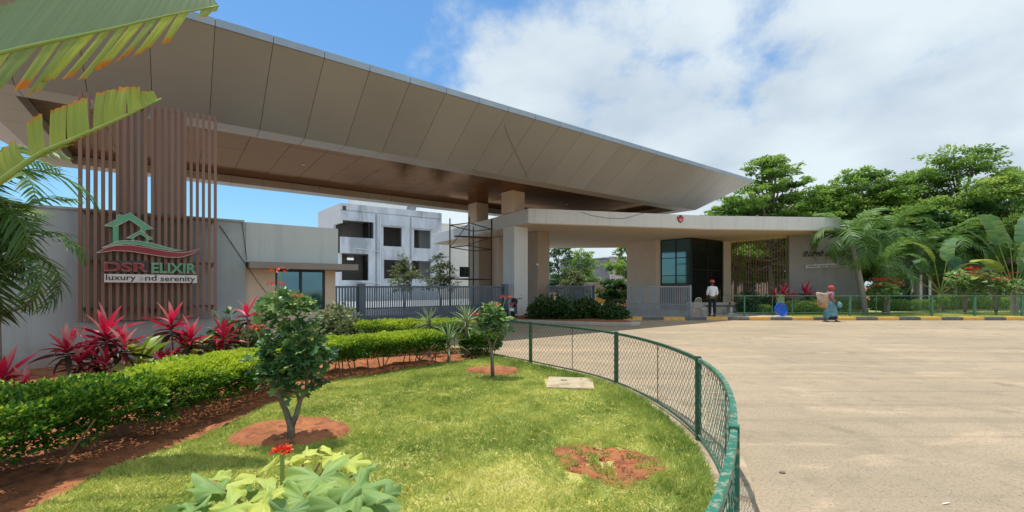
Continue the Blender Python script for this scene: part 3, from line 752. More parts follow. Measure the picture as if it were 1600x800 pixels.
gh = empty('gatehouse', (0, 0, 0), 0, 'small flat roofed gatehouse with a teal window under a brown awning', 'gatehouse')
zs = 2.16
wbox(MB(), tA - .1, T_W1, -3.2, .015, zs, ZW + .01).build('parapet', M['parapet_paint'], gh)
mb = MB(); zsill = 1.0
wbox(mb, tA - .1, tg0, -3.1, -.15, 0, zs); wbox(mb, tg1, T_W1 - .02, -3.1, -.15, 0, zs); wbox(mb, tg0, tg1, -.35, -.15, 0, zsill)
wbox(mb, tg0, tg1, -3.1, -2.9, 0, zs)
mb.build('wall', M['beige'], gh)
aw = MB(); wbox(aw, hit(390, W0 + nW * .32, u), T_W1 + .42, -1.4, .32, 2.005, zs - .004); aw.build('awning', M['awning'], gh)
wn = MB(); 
wbox(wn, tg0, tg0 + .05, -.24, -.18, zsill, 2.0); wbox(wn, tg1 - .05, tg1, -.24, -.18, zsill, 2.0); wbox(wn, (tg0 + tg1) / 2 - .03, (tg0 + tg1) / 2 + .03, -.24, -.17, zsill, 2.0)
wbox(wn, tg0 + .05, tg1 - .05, -.24, -.18, zsill, zsill + .05); wbox(wn, tg0 + .05, tg1 - .05, -.24, -.18, 1.95, 2.0)
win = wn.build('window', M['frame_black'], gh)
for a, b in ((tg0 + .05, (tg0 + tg1) / 2 - .03), ((tg0 + tg1) / 2 + .03, tg1 - .05)):
    wbox(MB(), a, b, -.22, -.205, zsill + .05, 1.95).build('pane', M['glass_teal'], win)

# wires hanging on the wall
def cable(pts, r, label, name='cable', mat='frame_black'):
    o = MB().tube(pts, r, 5).build(name, M[mat]); return tag(o, label, 'cable')
cable([W(hit(343, W0, u), .02, 2.95), W(hit(372, W0, u), .02, 2.35), W(hit(400, W0, u), .02, 1.75), W(hit(420, W0, u), .03, 1.35)], .008, 'thin dark cable slanting down the wall beside the slat screen')
cable([W(hit(378, W0, u), .02, 3.05), W(hit(382, W0, u), .02, 2.6), W(hit(386, W0, u), .02, 2.2)], .006, 'short dark cable hanging straight down from the wall top')
cable([cp(17.7, -.02, ZO + .05), cp(16.8, .7, 7.0), cp(15.6, 1.5, 6.42), cp(14.6, 2.2, 5.99)], .0055, 'thin cable lying diagonally across the canopy slope', mat='rust_steel')

# ------------------------------------------------------------------ slat screen and its sign
S_OFF = .42
tS0, tS1 = hit(122, W0 + nW * S_OFF, u), hit(339, W0 + nW * S_OFF, u)
ZB, ZT = .93, 5.22
def screen():
    root = empty('slat_screen', (0, 0, 0), 0, 'tall screen of brown vertical slats carrying the entrance sign', 'screen')
    ns = 21; proto = None
    for i in range(ns):
        tt = tS0 + .03 + (tS1 - tS0 - .06) * i / (ns - 1)
        c = W(tt, S_OFF, (ZB + ZT) / 2)
        if proto is None:
            proto = MB().box((0, 0, 0), (.052, .075, ZT - ZB)).mesh('slat', M['slat'])
        o = link('slat', proto, root); o.location = c; o.rotation_euler = (0, 0, UA)
    mb = MB()
    for z in (1.15, 2.05, 2.98):
        mb = MB(); wbox(mb, tS0 + .03, tS1 - .03, S_OFF - .10, S_OFF - .045, z, z + .05); mb.build('back_rail', M['slat'], root)
    wbox(MB(), tS0 + .05, tS1 - .42, S_OFF - .16, S_OFF - .13, ZB, 3.02).build('backing_sheet', M['slat_back'], root)
    mb = MB()
    for tt in (tS0 + .1, tS1 - .1):
        for z in (1.1, 2.0, 2.95): wbox(mb, tt - .03, tt + .03, 0.03, S_OFF - .1, z, z + .05)
    mb.build('bracket', M['slat'], root)
screen()
def fluted_column(c, s, z0, z1, label):
    root = empty('slatted_column', (c.x, c.y, 0), UA, label, 'column', 'slatted columns under the canopy')
    MB().box((0, 0, (z0 + z1) / 2), (s - .07, s - .07, z1 - z0)).build('core', M['slat_back'], root)
    me = MB().box((0, 0, (z0 + z1) / 2), (.05, .05, z1 - z0)).mesh('slat', M['slat'])
    k = 5
    for i in range(k):
        for sx, sy in ((0, -1), (1, 0), (-1, 0), (0, 1)):
            q = -s / 2 + .03 + (s - .06) * i / (k - 1)
            o = link('slat', me, root); o.location = (q if sx == 0 else sx * s / 2, q if sy == 0 else sy * s / 2, 0)
fluted_column(unp(209, 400, 11.25), .47, 0, 5.99, 'left of the two slatted brown columns rising behind the sign wall')
fluted_column(unp(265, 400, 11.6), .57, 0, 5.99, 'wider slatted brown column right behind the house emblem sign')

def sign():
    so_ = S_OFF + .05
    root = empty('entrance_sign', (0, 0, 0), 0, 'green house emblem and DSR ELIXIR luxury and serenity lettering on slats', 'sign')
    P0 = W0 + nW * so_
    def sp(cx_, cy_, lift=0.):      # crop coordinates read off the photograph -> point on the sign plane
        px, py = 120 + cx_ / 5.714, 320 + cy_ / 5.714; t_ = hit(px, P0, u); p = P0 + u * t_
        return Vector((p.x, p.y, CAMZ - (py - HY) / F * p.y)) + nW * lift
    def shape(name, pts, mat, lift=.0, th=.045, edge=True):
        q = [sp(x, y, lift) for x, y in pts]
        o = MB().solid(q, nW * th).build(name, M[mat], root)
        if edge:
            MB().tube([p + nW * th for p in q] + [q[0] + nW * th], .0065, 5).build(name + '_edge', M['sign_edge'], o)
        return o
    house = [(248, 190), (360, 133), (360, 97), (385, 90), (409, 94), (411, 104), (472, 72), (685, 219), (613, 222), (613, 256), (682, 308),
             (644, 312), (646, 343), (700, 352), (850, 394), (970, 414), (850, 410), (700, 386), (560, 358), (440, 350), (330, 362), (228, 386),
             (322, 346), (323, 197)]
    # the emblem is a ring: build it from butted pieces so the openings stay open
    shape('house_wall', [(323, 197), (374, 184), (374, 330), (322, 346)], 'sign_green', .000, edge=False)
    shape('house_roof', [(248, 190), (360, 133), (360, 97), (385, 90), (409, 94), (411, 104), (472, 72), (685, 219), (613, 222), (613, 256), (572, 226), (574, 202), (472, 135), (374, 184), (323, 197)], 'sign_green', .002)
    shape('small_roof', [(445, 299), (568, 232), (682, 308), (644, 312), (618, 292), (568, 262), (515, 290), (500, 299)], 'sign_green', .004)
    shape('small_wall', [(488, 299), (515, 292), (515, 325), (488, 330)], 'sign_green', .001, edge=False)
    shape('small_wall', [(618, 292), (644, 312), (646, 343), (616, 334)], 'sign_green', .001, edge=False)
    shape('green_swoosh', [(228, 386), (322, 346), (374, 326), (450, 321), (560, 326), (646, 340), (700, 352), (850, 394), (970, 414), (850, 410), (700, 386), (560, 358), (440, 350), (330, 362)], 'sign_green', .006)
    shape('maroon_swoosh', [(180, 432), (260, 387), (350, 364), (480, 362), (640, 386), (800, 416), (940, 430), (1040, 414), (1105, 386), (1060, 424), (1010, 447), (930, 470), (820, 470), (660, 446), (480, 416), (330, 410)], 'sign_maroon', .010)
    shape('letter_board', [(248, 617), (1072, 630), (1072, 698), (248, 692)], 'sign_board', .0, .06, edge=False)
    MB().solid([sp(236, 500, -.004), sp(642, 500, -.004), sp(642, 600, -.004), sp(236, 600, -.004)], nW * .02).build('letter_backing', M['dark_gap'], root)
    fr = Matrix(((.8, 0, .6, 0), (.6, 0, -.8, 0), (0, 1, 0, 0), (0, 0, 0, 1)))
    def text(name, body, x0, x1, yb, hgt, mat, lift, off=0., ext=.01, font=None, bold=0.):
        a, b = sp(x0, yb, lift), sp(x1, yb, lift); width = (b - a).length
        o, w, h = text_mesh(name, body, off, M[mat])
        hh = hgt / 5.714 / F * a.y
        m = fr.copy(); m.translation = a
        o.parent = root; o.matrix_world = m @ Matrix.Diagonal((width / w, hh / h, 1, 1))
        return o
    text('letters', 'DSR', 243, 636, 588, 80, 'sign_edge', .03, .03)
    text('letters', 'DSR', 249, 630, 584, 72, 'sign_maroon', .05, .02)
    text('letters', 'ELIXIR', 668, 1066, 606, 92, 'sign_edge', .03, .03)
    text('letters', 'ELIXIR', 672, 1062, 602, 84, 'sign_green', .05, .02)
    text('tagline_letters', 'luxury', 264, 528, 671, 66, 'sign_ink', .063, .008, .002)
    text('tagline_letters', 'a', 562, 600, 674, 36, 'sign_faded', .063, .004, .002)
    text('tagline_letters', 'nd', 612, 714, 676, 50, 'sign_ink', .063, .008, .002)
    text('tagline_letters', 'serenity', 748, 1056, 681, 60, 'sign_ink', .063, .008, .002)
sign()
# small dark spotlight on the plinth below the screen
t = empty('spotlight', W(1.15, .3, .9), UA, 'small black spotlight on the white plinth below the sign', 'spotlight')
MB().tube([(0, 0, 0), (0, -.02, .14)], .012, 6).build('stalk', M['frame_black'], t)
MB().lathe([(.03, -.07), (.045, -.05), (.055, .05), (.05, .06)], 10, (0, 0, .2)).build('lamp_head', M['frame_black'], t)

# ------------------------------------------------------------------ lintel slab with its columns
LP = [(.76, 21.0), (10.1, 23.2), (17.5, 23.85), (16.9, 27.5), (14.0, 34.0), (-1.5, 35.0), (-5.6, 31.5)]
t = empty('gate_lintel', (0, 0, 0), 0, 'long pale bent concrete lintel slab over the gate opening', 'lintel')
MB().prism(LP, 4.56, 5.245).build('slab', M['lintel'], t, bevel=.02)
c0 = Vector((sum(p[0] for p in LP) / 7, sum(p[1] for p in LP) / 7, 0))
ins = [(p[0] + (c0.x - p[0]) * .012, p[1] + (c0.y - p[1]) * .012) for p in LP]
MB().prism(ins, 4.535, 4.558).build('ceiling', M['ceiling'], t)
# joint in the lintel face
CA = R(40)
def pier(c, z1, label, mat='beige', s=.84, ang=CA, name='pier'):
    o = MB().box((c[0], c[1], z1 / 2), (s, s, z1), ang).build(name, M[mat], bevel=.02); return tag(o, label, 'pier')
pier((.17, 22.35), 4.53, 'pale square pier nearest the road under the lintel corner', 'lintel', .88)
pier((1.42, 24.4), 4.53, 'taupe square pier just right of the pale corner pier', 'taupe', .88)
pier((-1.9, 27.2), 4.53, 'taupe square pier behind the scaffold tower', 'taupe', .95)
pier((-.75, 27.0), 4.53, 'beige pier between the scaffold and the pale corner pier', 'beige', .70)
def stub(c, z0, z1, label):
    o = MB().box((c[0], c[1], (z0 + z1) / 2), (.84, .84, z1 - z0), CA).build('roof_post', M['beige'], bevel=.015); return tag(o, label, 'post')
stub((.05, 22.6), 5.25, ZS + .0, 'short square post carrying the canopy above the lintel corner')
stub((-1.95, 25.8), 5.25, ZS + .0, 'short square post carrying the canopy behind the scaffold top')
stub((-1.0, 33.0), 5.25, 5.9, 'low far post on the lintel behind')
bpy.data.objects.remove(bpy.data.objects['roof_post.002'])
t = empty('security_camera', (1.30, 23.78, 2.75), CA, 'small white dome camera on the taupe pier', 'security camera')
MB().lathe([(.0, -.08), (.05, -.07), (.075, -.02), (.075, .03), (.04, .04)], 12, (0, -.08, 0)).build('dome', M['white_paint'], t, smooth=True)
MB().box((0, -.02, .03), (.08, .12, .03)).build('bracket', M['white_paint'], t)

# shield emblem on the lintel face
def lintel_face(px, py, out=0.):
    P0 = Vector((.76, 21.0, 0)); D = Vector((9.34, 2.2, 0)).normalized(); t_ = hit(px, P0, D); p = P0 + D * t_
    q = Vector((p.x, p.y, CAMZ - (py - HY) / F * p.y)); return q + Vector((D.y, -D.x, 0)) * out
root = empty('shield_emblem', (0, 0, 0), 0, 'small red shield emblem with a dark crest on the lintel', 'emblem')
fn = Vector((2.2, -9.34, 0)).normalized()
def shp(name, pts, mat, o0, th): return MB().solid([lintel_face(1040 + x / 26.66, 330 + y / 26.66, o0) for x, y in pts], fn * th).build(name, M[mat], root)
shp('shield', [(480, 220), (540, 235), (600, 225), (660, 235), (725, 220), (735, 330), (700, 420), (615, 500), (530, 430), (480, 330)], 'letter_brown', .0, .03)
shp('shield_face', [(505, 245), (600, 240), (705, 245), (710, 330), (680, 405), (615, 475), (548, 410), (503, 330)], 'red_paint', .03, .012)
shp('crest', [(565, 175), (655, 175), (650, 228), (570, 228)], 'frame_black', .002, .05)
shp('band', [(540, 345), (680, 320), (680, 345), (540, 368)], 'sign_edge', .042, .006)
shp('band', [(565, 400), (655, 385), (640, 420), (580, 425)], 'sign_edge', .042, .006)
cable([lintel_face(906, 331, .02), lintel_face(925, 337, .02), lintel_face(950, 341, .02), lintel_face(975, 341.5, .02), lintel_face(1005, 333, .02)], .008, 'sagging thin wire across the lintel face')

# ------------------------------------------------------------------ right part: wall block, guard room, louvre, name wall
def wallrun(name, a, b, th, z0, z1, mat, parent=None, bevel=.01):
    a, b = Vector((a[0], a[1], 0)), Vector((b[0], b[1], 0)); d = (b - a).normalized(); n_ = Vector((-d.y, d.x, 0)) * th
    return MB().prism([(p.x, p.y) for p in (a, b, b + n_, a + n_)], z0, z1).build(name, M[mat], parent, bevel=bevel)
o = wallrun('wall_block', (8.32, 31.2), (9.50, 28.6), -.4, 0, 4.53, 'beige'); o.name = 'end_wall'
tag(o, 'plain beige end wall right of the vehicle opening', 'wall')
MB
gr = empty('guard_room', (0, 0, 0), 0, 'glass fronted guard room with dark tinted corner glazing', 'guard room')
def glaz(a, b, zz, mats, name='pane', nx=2):
    a, b = Vector((a[0], a[1], 0)), Vector((b[0], b[1], 0)); d = (b - a); n_ = Vector((-d.y, d.x, 0)).normalized()
    fr_ = MB()
    for i in range(nx + 1):
        p = a + d * i / nx; fr_.box((p.x, p.y, (zz[0] + zz[-1]) / 2), (.05, .07, zz[-1] - zz[0]), math.atan2(d.y, d.x))
    for z in zz:
        c = a + d * .5; fr_.box((c.x, c.y, z), (d.length - .06, .05, .045), math.atan2(d.y, d.x))
    f = fr_.build('window_frame', M['frame_black'], gr)
    for i in range(nx):
        for k in range(len(zz) - 1):
            p, q = a + d * (i + .02) / nx, a + d * (i + .98) / nx
            MB().solid([(p.x, p.y, zz[k] + .02), (q.x, q.y, zz[k] + .02), (q.x, q.y, zz[k + 1] - .02), (p.x, p.y, zz[k + 1] - .02)], n_ * .012).build(name, M[mats[k % len(mats)]], f)
glaz((9.52, 28.55), (10.83, 27.07), [1.75, 2.25, 3.35, 4.5], ['glass_teal'])
glaz((10.85, 27.05), (13.60, 29.0), [.35, 2.6, 4.5], ['glass_dark'], nx=2)
wallrun('base_panel', (9.6, 28.5), (10.80, 27.09), -.15, .15, 1.72, 'brown_wall', gr)
MB().prism([(9.6, 28.9), (10.83, 27.3), (13.5, 29.3), (12.5, 32)], .02, .32).build('floor', M['concrete'], gr)
MB().prism([(9.7, 29.0), (10.83, 27.5), (13.4, 29.4), (12.3, 31.9)], 4.35, 4.5).build('roof', M['room'], gr)
wallrun('back_wall', (9.2, 31.5), (13.6, 31.5), .2, 0, 4.5, 'room', gr)
pier((14.0, 29.5), 4.53, 'slim beige pier between the dark glass and the slat louvre', 'beige', .55, R(10))
lv = empty('slat_louvre', (0, 0, 0), 0, 'open louvre of thin dark brown vertical slats beside the name wall', 'louvre')
la, lb = Vector((14.35, 29.4, 0)), Vector((15.95, 25.9, 0)); la2 = la
lb = Vector((16.1, 26.2, 0)); d = lb - la; me = MB().box((0, 0, 2.25), (.07, .05, 4.5)).mesh('slat', M['slat'])
for i in range(22):
    p = la + d * (i + .5) / 22; o = link('slat', me, lv); o.location = p; o.rotation_euler = (0, 0, R(58))
mb = MB()
for z in (1.0, 2.6, 4.4): mb.box((la + d * .5 + Vector((0, 0, z)))[:], (d.length, .04, .05), math.atan2(d.y, d.x))
mb.build('rail', M['slat'], lv)
NA, NB = Vector((16.15, 26.1, 0)), Vector((19.45, 24.98, 0)); ND = (NB - NA).normalized(); NN = Vector((ND.y, -ND.x, 0))
nw = empty('name_wall', (0, 0, 0), 0, 'grey wall with Kannada lettering behind the leaning palm', 'wall')
MB().prism([(p.x, p.y) for p in (NA, NB, NB - NN * .5, NA - NN * .5)], 0, 4.53).build('wall', M['taupe_grey'] if 'taupe_grey' in M else M['wall_paint'], nw, bevel=.01)
def nface(px, py, out=0.):
    t_ = hit(px, NA, ND); p = NA + ND * t_; return Vector((p.x, p.y, CAMZ - (py - HY) / F * p.y)) + NN * out
def ntext(body, x0, x1, yb, hgt, mat, out, name='letters', ext=.02):
    a, b = nface(x0, yb, out), nface(x1, yb, out)
    o, w, h = text_mesh(name, body, .012, M[mat]); hh = hgt / F * a.y
    m = Matrix(((ND.x, 0, NN.x, a.x), (ND.y, 0, NN.y, a.y), (0, 1, 0, a.z), (0, 0, 0, 1)))
    o.parent = nw; o.matrix_world = m @ Matrix.Diagonal(((b - a).length / w, hh / h, 1, 1))
ntext(KAN1, 1255, 1322, 401, 10, 'letter_brown', .03)
MB().solid([nface(1259, 419, .01), nface(1311, 417, .01), nface(1311, 411, .01), nface(1259, 414, .01)], NN * .04).build('letter_board', M['sign_board'], nw)
ntext(KAN2, 1261, 1309, 417.5, 3.8, 'sign_ink', .052, 'letters', .003)

# ------------------------------------------------------------------ gates
def gate(name_label, a, b, z0, z1, mat, nb, parent_extra=None, post=True, split=True):
    a, b = Vector((a[0], a[1], 0)), Vector((b[0], b[1], 0)); d = b - a; L_ = d.length; ang = math.atan2(d.y, d.x)
    root = empty('sliding_gate', a, ang, name_label, 'gate')
    bar = MB().box((0, 0, (z0 + z1) / 2), (L_ / nb * .50, .03, z1 - z0 - .06)).mesh('bar', M[mat])
    for i in range(nb):
        o = link('bar', bar, root); o.location = (L_ * (i + .5) / nb, 0, 0)
    low = MB().box((0, 0, z0 + .32), (L_ / nb * .16, .03, .60)).mesh('short_bar', M[mat])
    for i in range(nb - 1):
        o = link('short_bar', low, root); o.location = (L_ * (i + 1) / nb, .004, 0)
    for z in (z0, z1 - .06):
        MB().box((L_ / 2, -.02, z + .03), (L_, .05, .07)).build('rail', M[mat], root)
    MB().box((L_ / 2, .025, z0 + (z1 - z0) * .42), (L_, .02, .05)).build('rail', M[mat], root)
    if post:
        for x in (-.04, L_ + .04): MB().box((x, -.02, (z0 + z1) / 2 + .02), (.09, .09, z1 - z0 + .05)).build('frame_post', M[mat], root)
    return root
gA, gB = (-6.5, 17.0), (-.35, 21.7)
def lerp2(a, b, k): return (a[0] + (b[0] - a[0]) * k, a[1] + (b[1] - a[1]) * k)
gate('long slate grey barred gate closing the left driveway', lerp2(gA, gB, .115), lerp2(gA, gB, .985), .08, 1.60, 'gate_metal', 72)
gate('short grey barred gate section against the gatehouse', lerp2(gA, gB, -.07), lerp2(gA, gB, .085), .08, 1.60, 'gate_metal', 11, post=False)
for k, lb_ in ((.10, 'thick grey gate post near the gatehouse end'), (1.0, 'thick grey gate post against the pale pier')):
    p = lerp2(gA, gB, k); o = MB().box((p[0], p[1], .85), (.26, .26, 1.7), CA).build('gate_post', M['gate_metal'], bevel=.01); tag(o, lb_, 'post')
gate('grey gate leaf behind the dark shrubs of the island', (1.9, 23.2), (4.45, 24.6), .1, 1.62, 'gate_metal', 30)
gate('open pale grey gate leaf standing before the guard room', (5.90, 22.55), (8.62, 21.75), .06, 1.60, 'gate_pale', 34)

# ------------------------------------------------------------------ scaffold tower
def scaffold():
    root = empty('scaffold_tower', (0, 0, 0), 0, 'rusty steel pipe scaffold tower behind the long gate', 'scaffold')
    a, b, c = unp(703, 447, 22.5), unp(768, 447, 24.0), unp(733, 447, 21.6)
    dd = b - (c - a) * 0 + (a - c) * 0
    P = [a, c, b, a + (b - c)]
    for i, p in enumerate(P):
        top = (5.0, 4.95, 5.2, 4.9)[i]
        MB().tube([(p.x, p.y, 0), (p.x, p.y, top)], .035, 6).build('upright', M['rust_steel'], root)
    for z in (1.95, 3.55, 4.65):
        for i in range(4):
            p, q = P[i], P[(i + 1) % 4]
            MB().tube([(p.x, p.y, z), (q.x, q.y, z)], .026, 5).build('cross_bar', M['rust_steel'], root)
    for (i, j, z0, z1) in ((0, 1, 3.55, 4.65), (1, 2, 3.6, 4.2)):
        MB().tube([(P[i].x, P[i].y, z0), (P[j].x, P[j].y, z1)], .018, 5).build('brace', M['rust_steel'], root)
    m = (P[0] + P[2]) / 2; MB().box((m.x, m.y, 4.15), (1.8, .28, .05), R(25)).build('plank', M['rust_steel'], root)
scaffold()

# ------------------------------------------------------------------ buildings behind
def facade(mb, P0, D, L_, z0, z1, th, openings):
    xs = sorted({0, L_} | {v for o_ in openings for v in (o_[0], o_[1])}); zs_ = sorted({z0, z1} | {v for o_ in openings for v in (o_[2], o_[3])})
    n_ = Vector((-D.y, D.x, 0))
    for i in range(len(xs) - 1):
        k = 0
        while k < len(zs_) - 1:
            def hole(k): 
                xm, zm = (xs[i] + xs[i + 1]) / 2, (zs_[k] + zs_[k + 1]) / 2
                return any(o_[0] < xm < o_[1] and o_[2] < zm < o_[3] for o_ in openings)
            if hole(k): k += 1; continue
            j = k
            while j + 1 < len(zs_) - 1 and not hole(j + 1): j += 1
            a, b = P0 + D * xs[i], P0 + D * xs[i + 1]
            mb.prism([(p.x, p.y) for p in (a, b, b + n_ * th, a + n_ * th)], zs_[k], zs_[j + 1]); k = j + 1
def raw_building():
    root = empty('unfinished_house', (0, 0, 0), 0, 'unfinished bare plaster house with glassless window openings', 'building')
    A = Vector((-18.38, 48, 0)); B = Vector((-8.8, 54.6, 0)); D = (B - A).normalized(); L_ = (B - A).length; N_ = Vector((-D.y, D.x, 0))
    def tx(px): return hit(px, A, D)
    def zz(px, py): p = A + D * tx(px); return CAMZ - (py - HY) / F * p.y
    ops = []
    def op(x0, x1, y0, y1): ops.append((tx(x0), tx(x1), zz((x0 + x1) / 2, y1), zz((x0 + x1) / 2, y0)))
    zt = zz(532, 317)
    op(599, 628, 355, 385); op(647, 673, 359.5, 388); op(600, 673.5, 407, 435.5)
    ops.append((0, tx(584), zz(555, 371), zz(555, 345))); ops.append((0, tx(576), zz(555, 438), zz(555, 396)))
    mb = MB(); facade(mb, A, D, L_, 0, zt, .25, ops); mb.build('front_wall', M['raw_wall'], root)
    S = N_ * 6.6 + D * -1.5
    C_ = unp(497, 400, 54.0); C_.z = 0; SD = (C_ - A).normalized(); SL = (C_ - A).length
    mb = MB()
    def run(P, Q, z0, z1, th=.25):
        dd = (Q - P).normalized(); nn_ = Vector((dd.y, -dd.x, 0)) * th
        mb.prism([(p.x, p.y) for p in (P, Q, Q + nn_, P + nn_)], z0, z1)
    run(A, C_, zz(532, 348) , zt); run(A + SD * 2.2, C_, zz(555, 396), zz(532, 348)); run(A + SD * .3, C_, 0, zz(555, 396)); mb.build('side_wall', M['white_wall'], root)
    # floors, inner walls, back
    inn_ = [A + D * .3 + N_ * .3, B - D * .3 + N_ * .3, B + N_ * 7 - D * .3, A + N_ * 7 + D * .3]
    for z, h in ((zz(613, 385) - 1.05, .14), (zz(636, 435.5) - .95, .14), (zz(613, 355) + .5, .16)):
        MB().prism([(p.x, p.y) for p in inn_], z, z + h).build('floor_slab', M['room'], root)
    MB().prism([(p.x, p.y) for p in (A, B, B + N_ * 7.3, A + N_ * 7.3)], zt - .8, zt - .7).build('roof', M['raw_wall'], root)
    mb = MB(); facade(mb, A + N_ * 3.2 + D * .3, D, L_ - .6, 0, zt - .85, .2, [(1.2, 2.0, 4.6, 6.4), (7.4, 8.1, 4.6, 6.4), (9.6, 10.1, 4.6, 6.4)])
    mb.build('inner_wall', M['room'], root)
    mb = MB(); run(A + D * tx(586), A + D * tx(586) + N_ * 7, 0, zt - .85); run(A + D * tx(640), A + D * tx(640) + N_ * 7, 0, zt - .85); run(B, B + N_ * 7, 0, zt)
    mb.build('partition_wall', M['raw_wall'], root)
    mb = MB(); run(A + D * tx(577) + N_ * .28, A + D * tx(577) + N_ * 2.5, 0, zt - .85, .12); mb.build('black_door', M['black_void'], root)
    for x0, x1, y in ((596, 632, 353), (644, 676, 357.5)):
        a, b = A + D * tx(x0), A + D * tx(x1); z = zz((x0 + x1) / 2, y)
        MB().prism([(p.x, p.y) for p in (a, b, b - N_ * .35, a - N_ * .35)], z, z + .12).build('window_shade', M['raw_wall'], root)
    p = A + D * tx(594) - N_ * .07
    MB().tube([(p.x, p.y, 0), (p.x, p.y, zz(594, 337))], .07, 8).build('drain_pipe', M['white_paint'], root)
    q = A + D * tx(556) - N_ * .07
    MB().tube([(q.x, q.y, zz(556, 388)), (p.x, p.y, zz(594, 393))], .05, 6).build('drain_pipe', M['white_paint'], root)
    q = A + D * tx(560) - N_ * .07
    MB().tube([(q.x, q.y, zz(556, 440)), (p.x, p.y, zz(594, 443))], .05, 6).build('drain_pipe', M['white_paint'], root)
    a = A + D * tx(538) - N_ * .02; MB().box((a.x, a.y, zz(538, 325)), (.35, .04, .45), math.atan2(D.y, D.x)).build('round_vent', M['dark_gap'], root)
    # roof top room and water tank stand
    r0 = A + N_ * 4 + D * 2.6; mb = MB(); mb.prism([(p.x, p.y) for p in (r0, r0 + D * 6.6, r0 + D * 6.6 + N_ * 3, r0 + N_ * 3)], zt, zt + 1.9); mb.build('stair_room', M['white_wall'], root)
    r1 = A + N_ * 2 + D * 8.4
    mb = MB()
    for x in (0, .9):
        p = r1 + D * x; mb.tube([(p.x, p.y, zt - .7), (p.x + .4, p.y + .4, zt + 1.1)], .04, 5)
    mb.build('tank_stand', M['white_paint'], root)
    a = r1 + D * .4; MB().box((a.x, a.y, zt + .55), (1.1, .05, .8), math.atan2(D.y, D.x), Matrix.Rotation(R(20), 3, 'Y')).build('solar_panel', M['gate_pale'], root)
raw_building()
def block(name, label, px0, px1, ytop, Y0, Y1, depth, mat, wins=(), yb=None):
    root = empty(name, (0, 0, 0), 0, label, 'building')
    A = Vector(((px0 - CX) / F * Y0, Y0, 0)); B = Vector(((px1 - CX) / F * Y1, Y1, 0)); D = (B - A).normalized(); L_ = (B - A).length; N_ = Vector((-D.y, D.x, 0))
    zt = CAMZ - (ytop - HY) / F * Y0
    def tx(px): return hit(px, A, D)
    def zz(px, py): p = A + D * tx(px); return CAMZ - (py - HY) / F * p.y
    ops = [(tx(x0), tx(x1), zz((x0 + x1) / 2, y1), zz((x0 + x1) / 2, y0)) for x0, x1, y0, y1 in wins]
    mb = MB(); facade(mb, A, D, L_, 0, zt, .25, ops); w = mb.build('front_wall', M[mat], root)
    MB().prism([(p.x, p.y) for p in (A + N_ * .26, B + N_ * .26, B + N_ * depth, A + N_ * depth)], 0, zt - .02).build('body', M[mat], root)
    MB().prism([(p.x, p.y) for p in (A - N_ * .15 - D * .15, B - N_ * .15 + D * .15, B + N_ * depth, A + N_ * depth)], zt, zt + .12).build('roof', M[mat], root)
    for x0, x1, z0, z1 in ops:
        a, b = A + D * x0, A + D * x1
        f = MB()
        for s in (0, .5, 1): p = a + (b - a) * s + N_ * .12; f.box((p.x, p.y, (z0 + z1) / 2), (.08, .08, z1 - z0), math.atan2(D.y, D.x))
        fo = f.build('window', M['frame_black'], root)
        MB().prism([(p.x, p.y) for p in (a + N_ * .14, b + N_ * .14, b + N_ * .17, a + N_ * .17)], z0, z1).build('pane', M['glass_dark'], fo)
    return root
block('white_house', 'plain white house right behind the unfinished one', 655, 775, 362, 56, 62, 8, 'white_wall', [(718, 737, 417, 433)])
block('upper_house', 'cream house farther back whose top shows beside the canopy post', 687, 730, 350, 70, 72, 8, 'white_wall')
block('grey_house', 'grey unfinished block seen through the vehicle opening', 926, 954, 406, 60, 55, 7, 'raw_wall', yb=480)
block('grey_house', 'darker grey house wall with ledges behind the opening trees', 954, 992, 404, 55.2, 62, 7, 'grey_wall', [(960, 985, 424, 430), (962, 984, 440, 446)])
block('low_house', 'low white house front with an orange cloth behind the gate shrubs', 920, 1010, 443, 42, 44, 6, 'white_wall', [(946, 955, 455, 475)])
o = MB().box(tuple(unp(938, 463, 40.5)), (.75, .05, 1.3)).build('hanging_cloth', M['orange_cloth']); tag(o, 'orange cloth hanging beyond the open gateway', 'cloth')
block('distant_house', 'pale house seen through the brown louvre slats', 1120, 1290, 432, 50, 52, 6, 'white_wall', [(1160, 1180, 442, 460), (1200, 1225, 442, 460)])

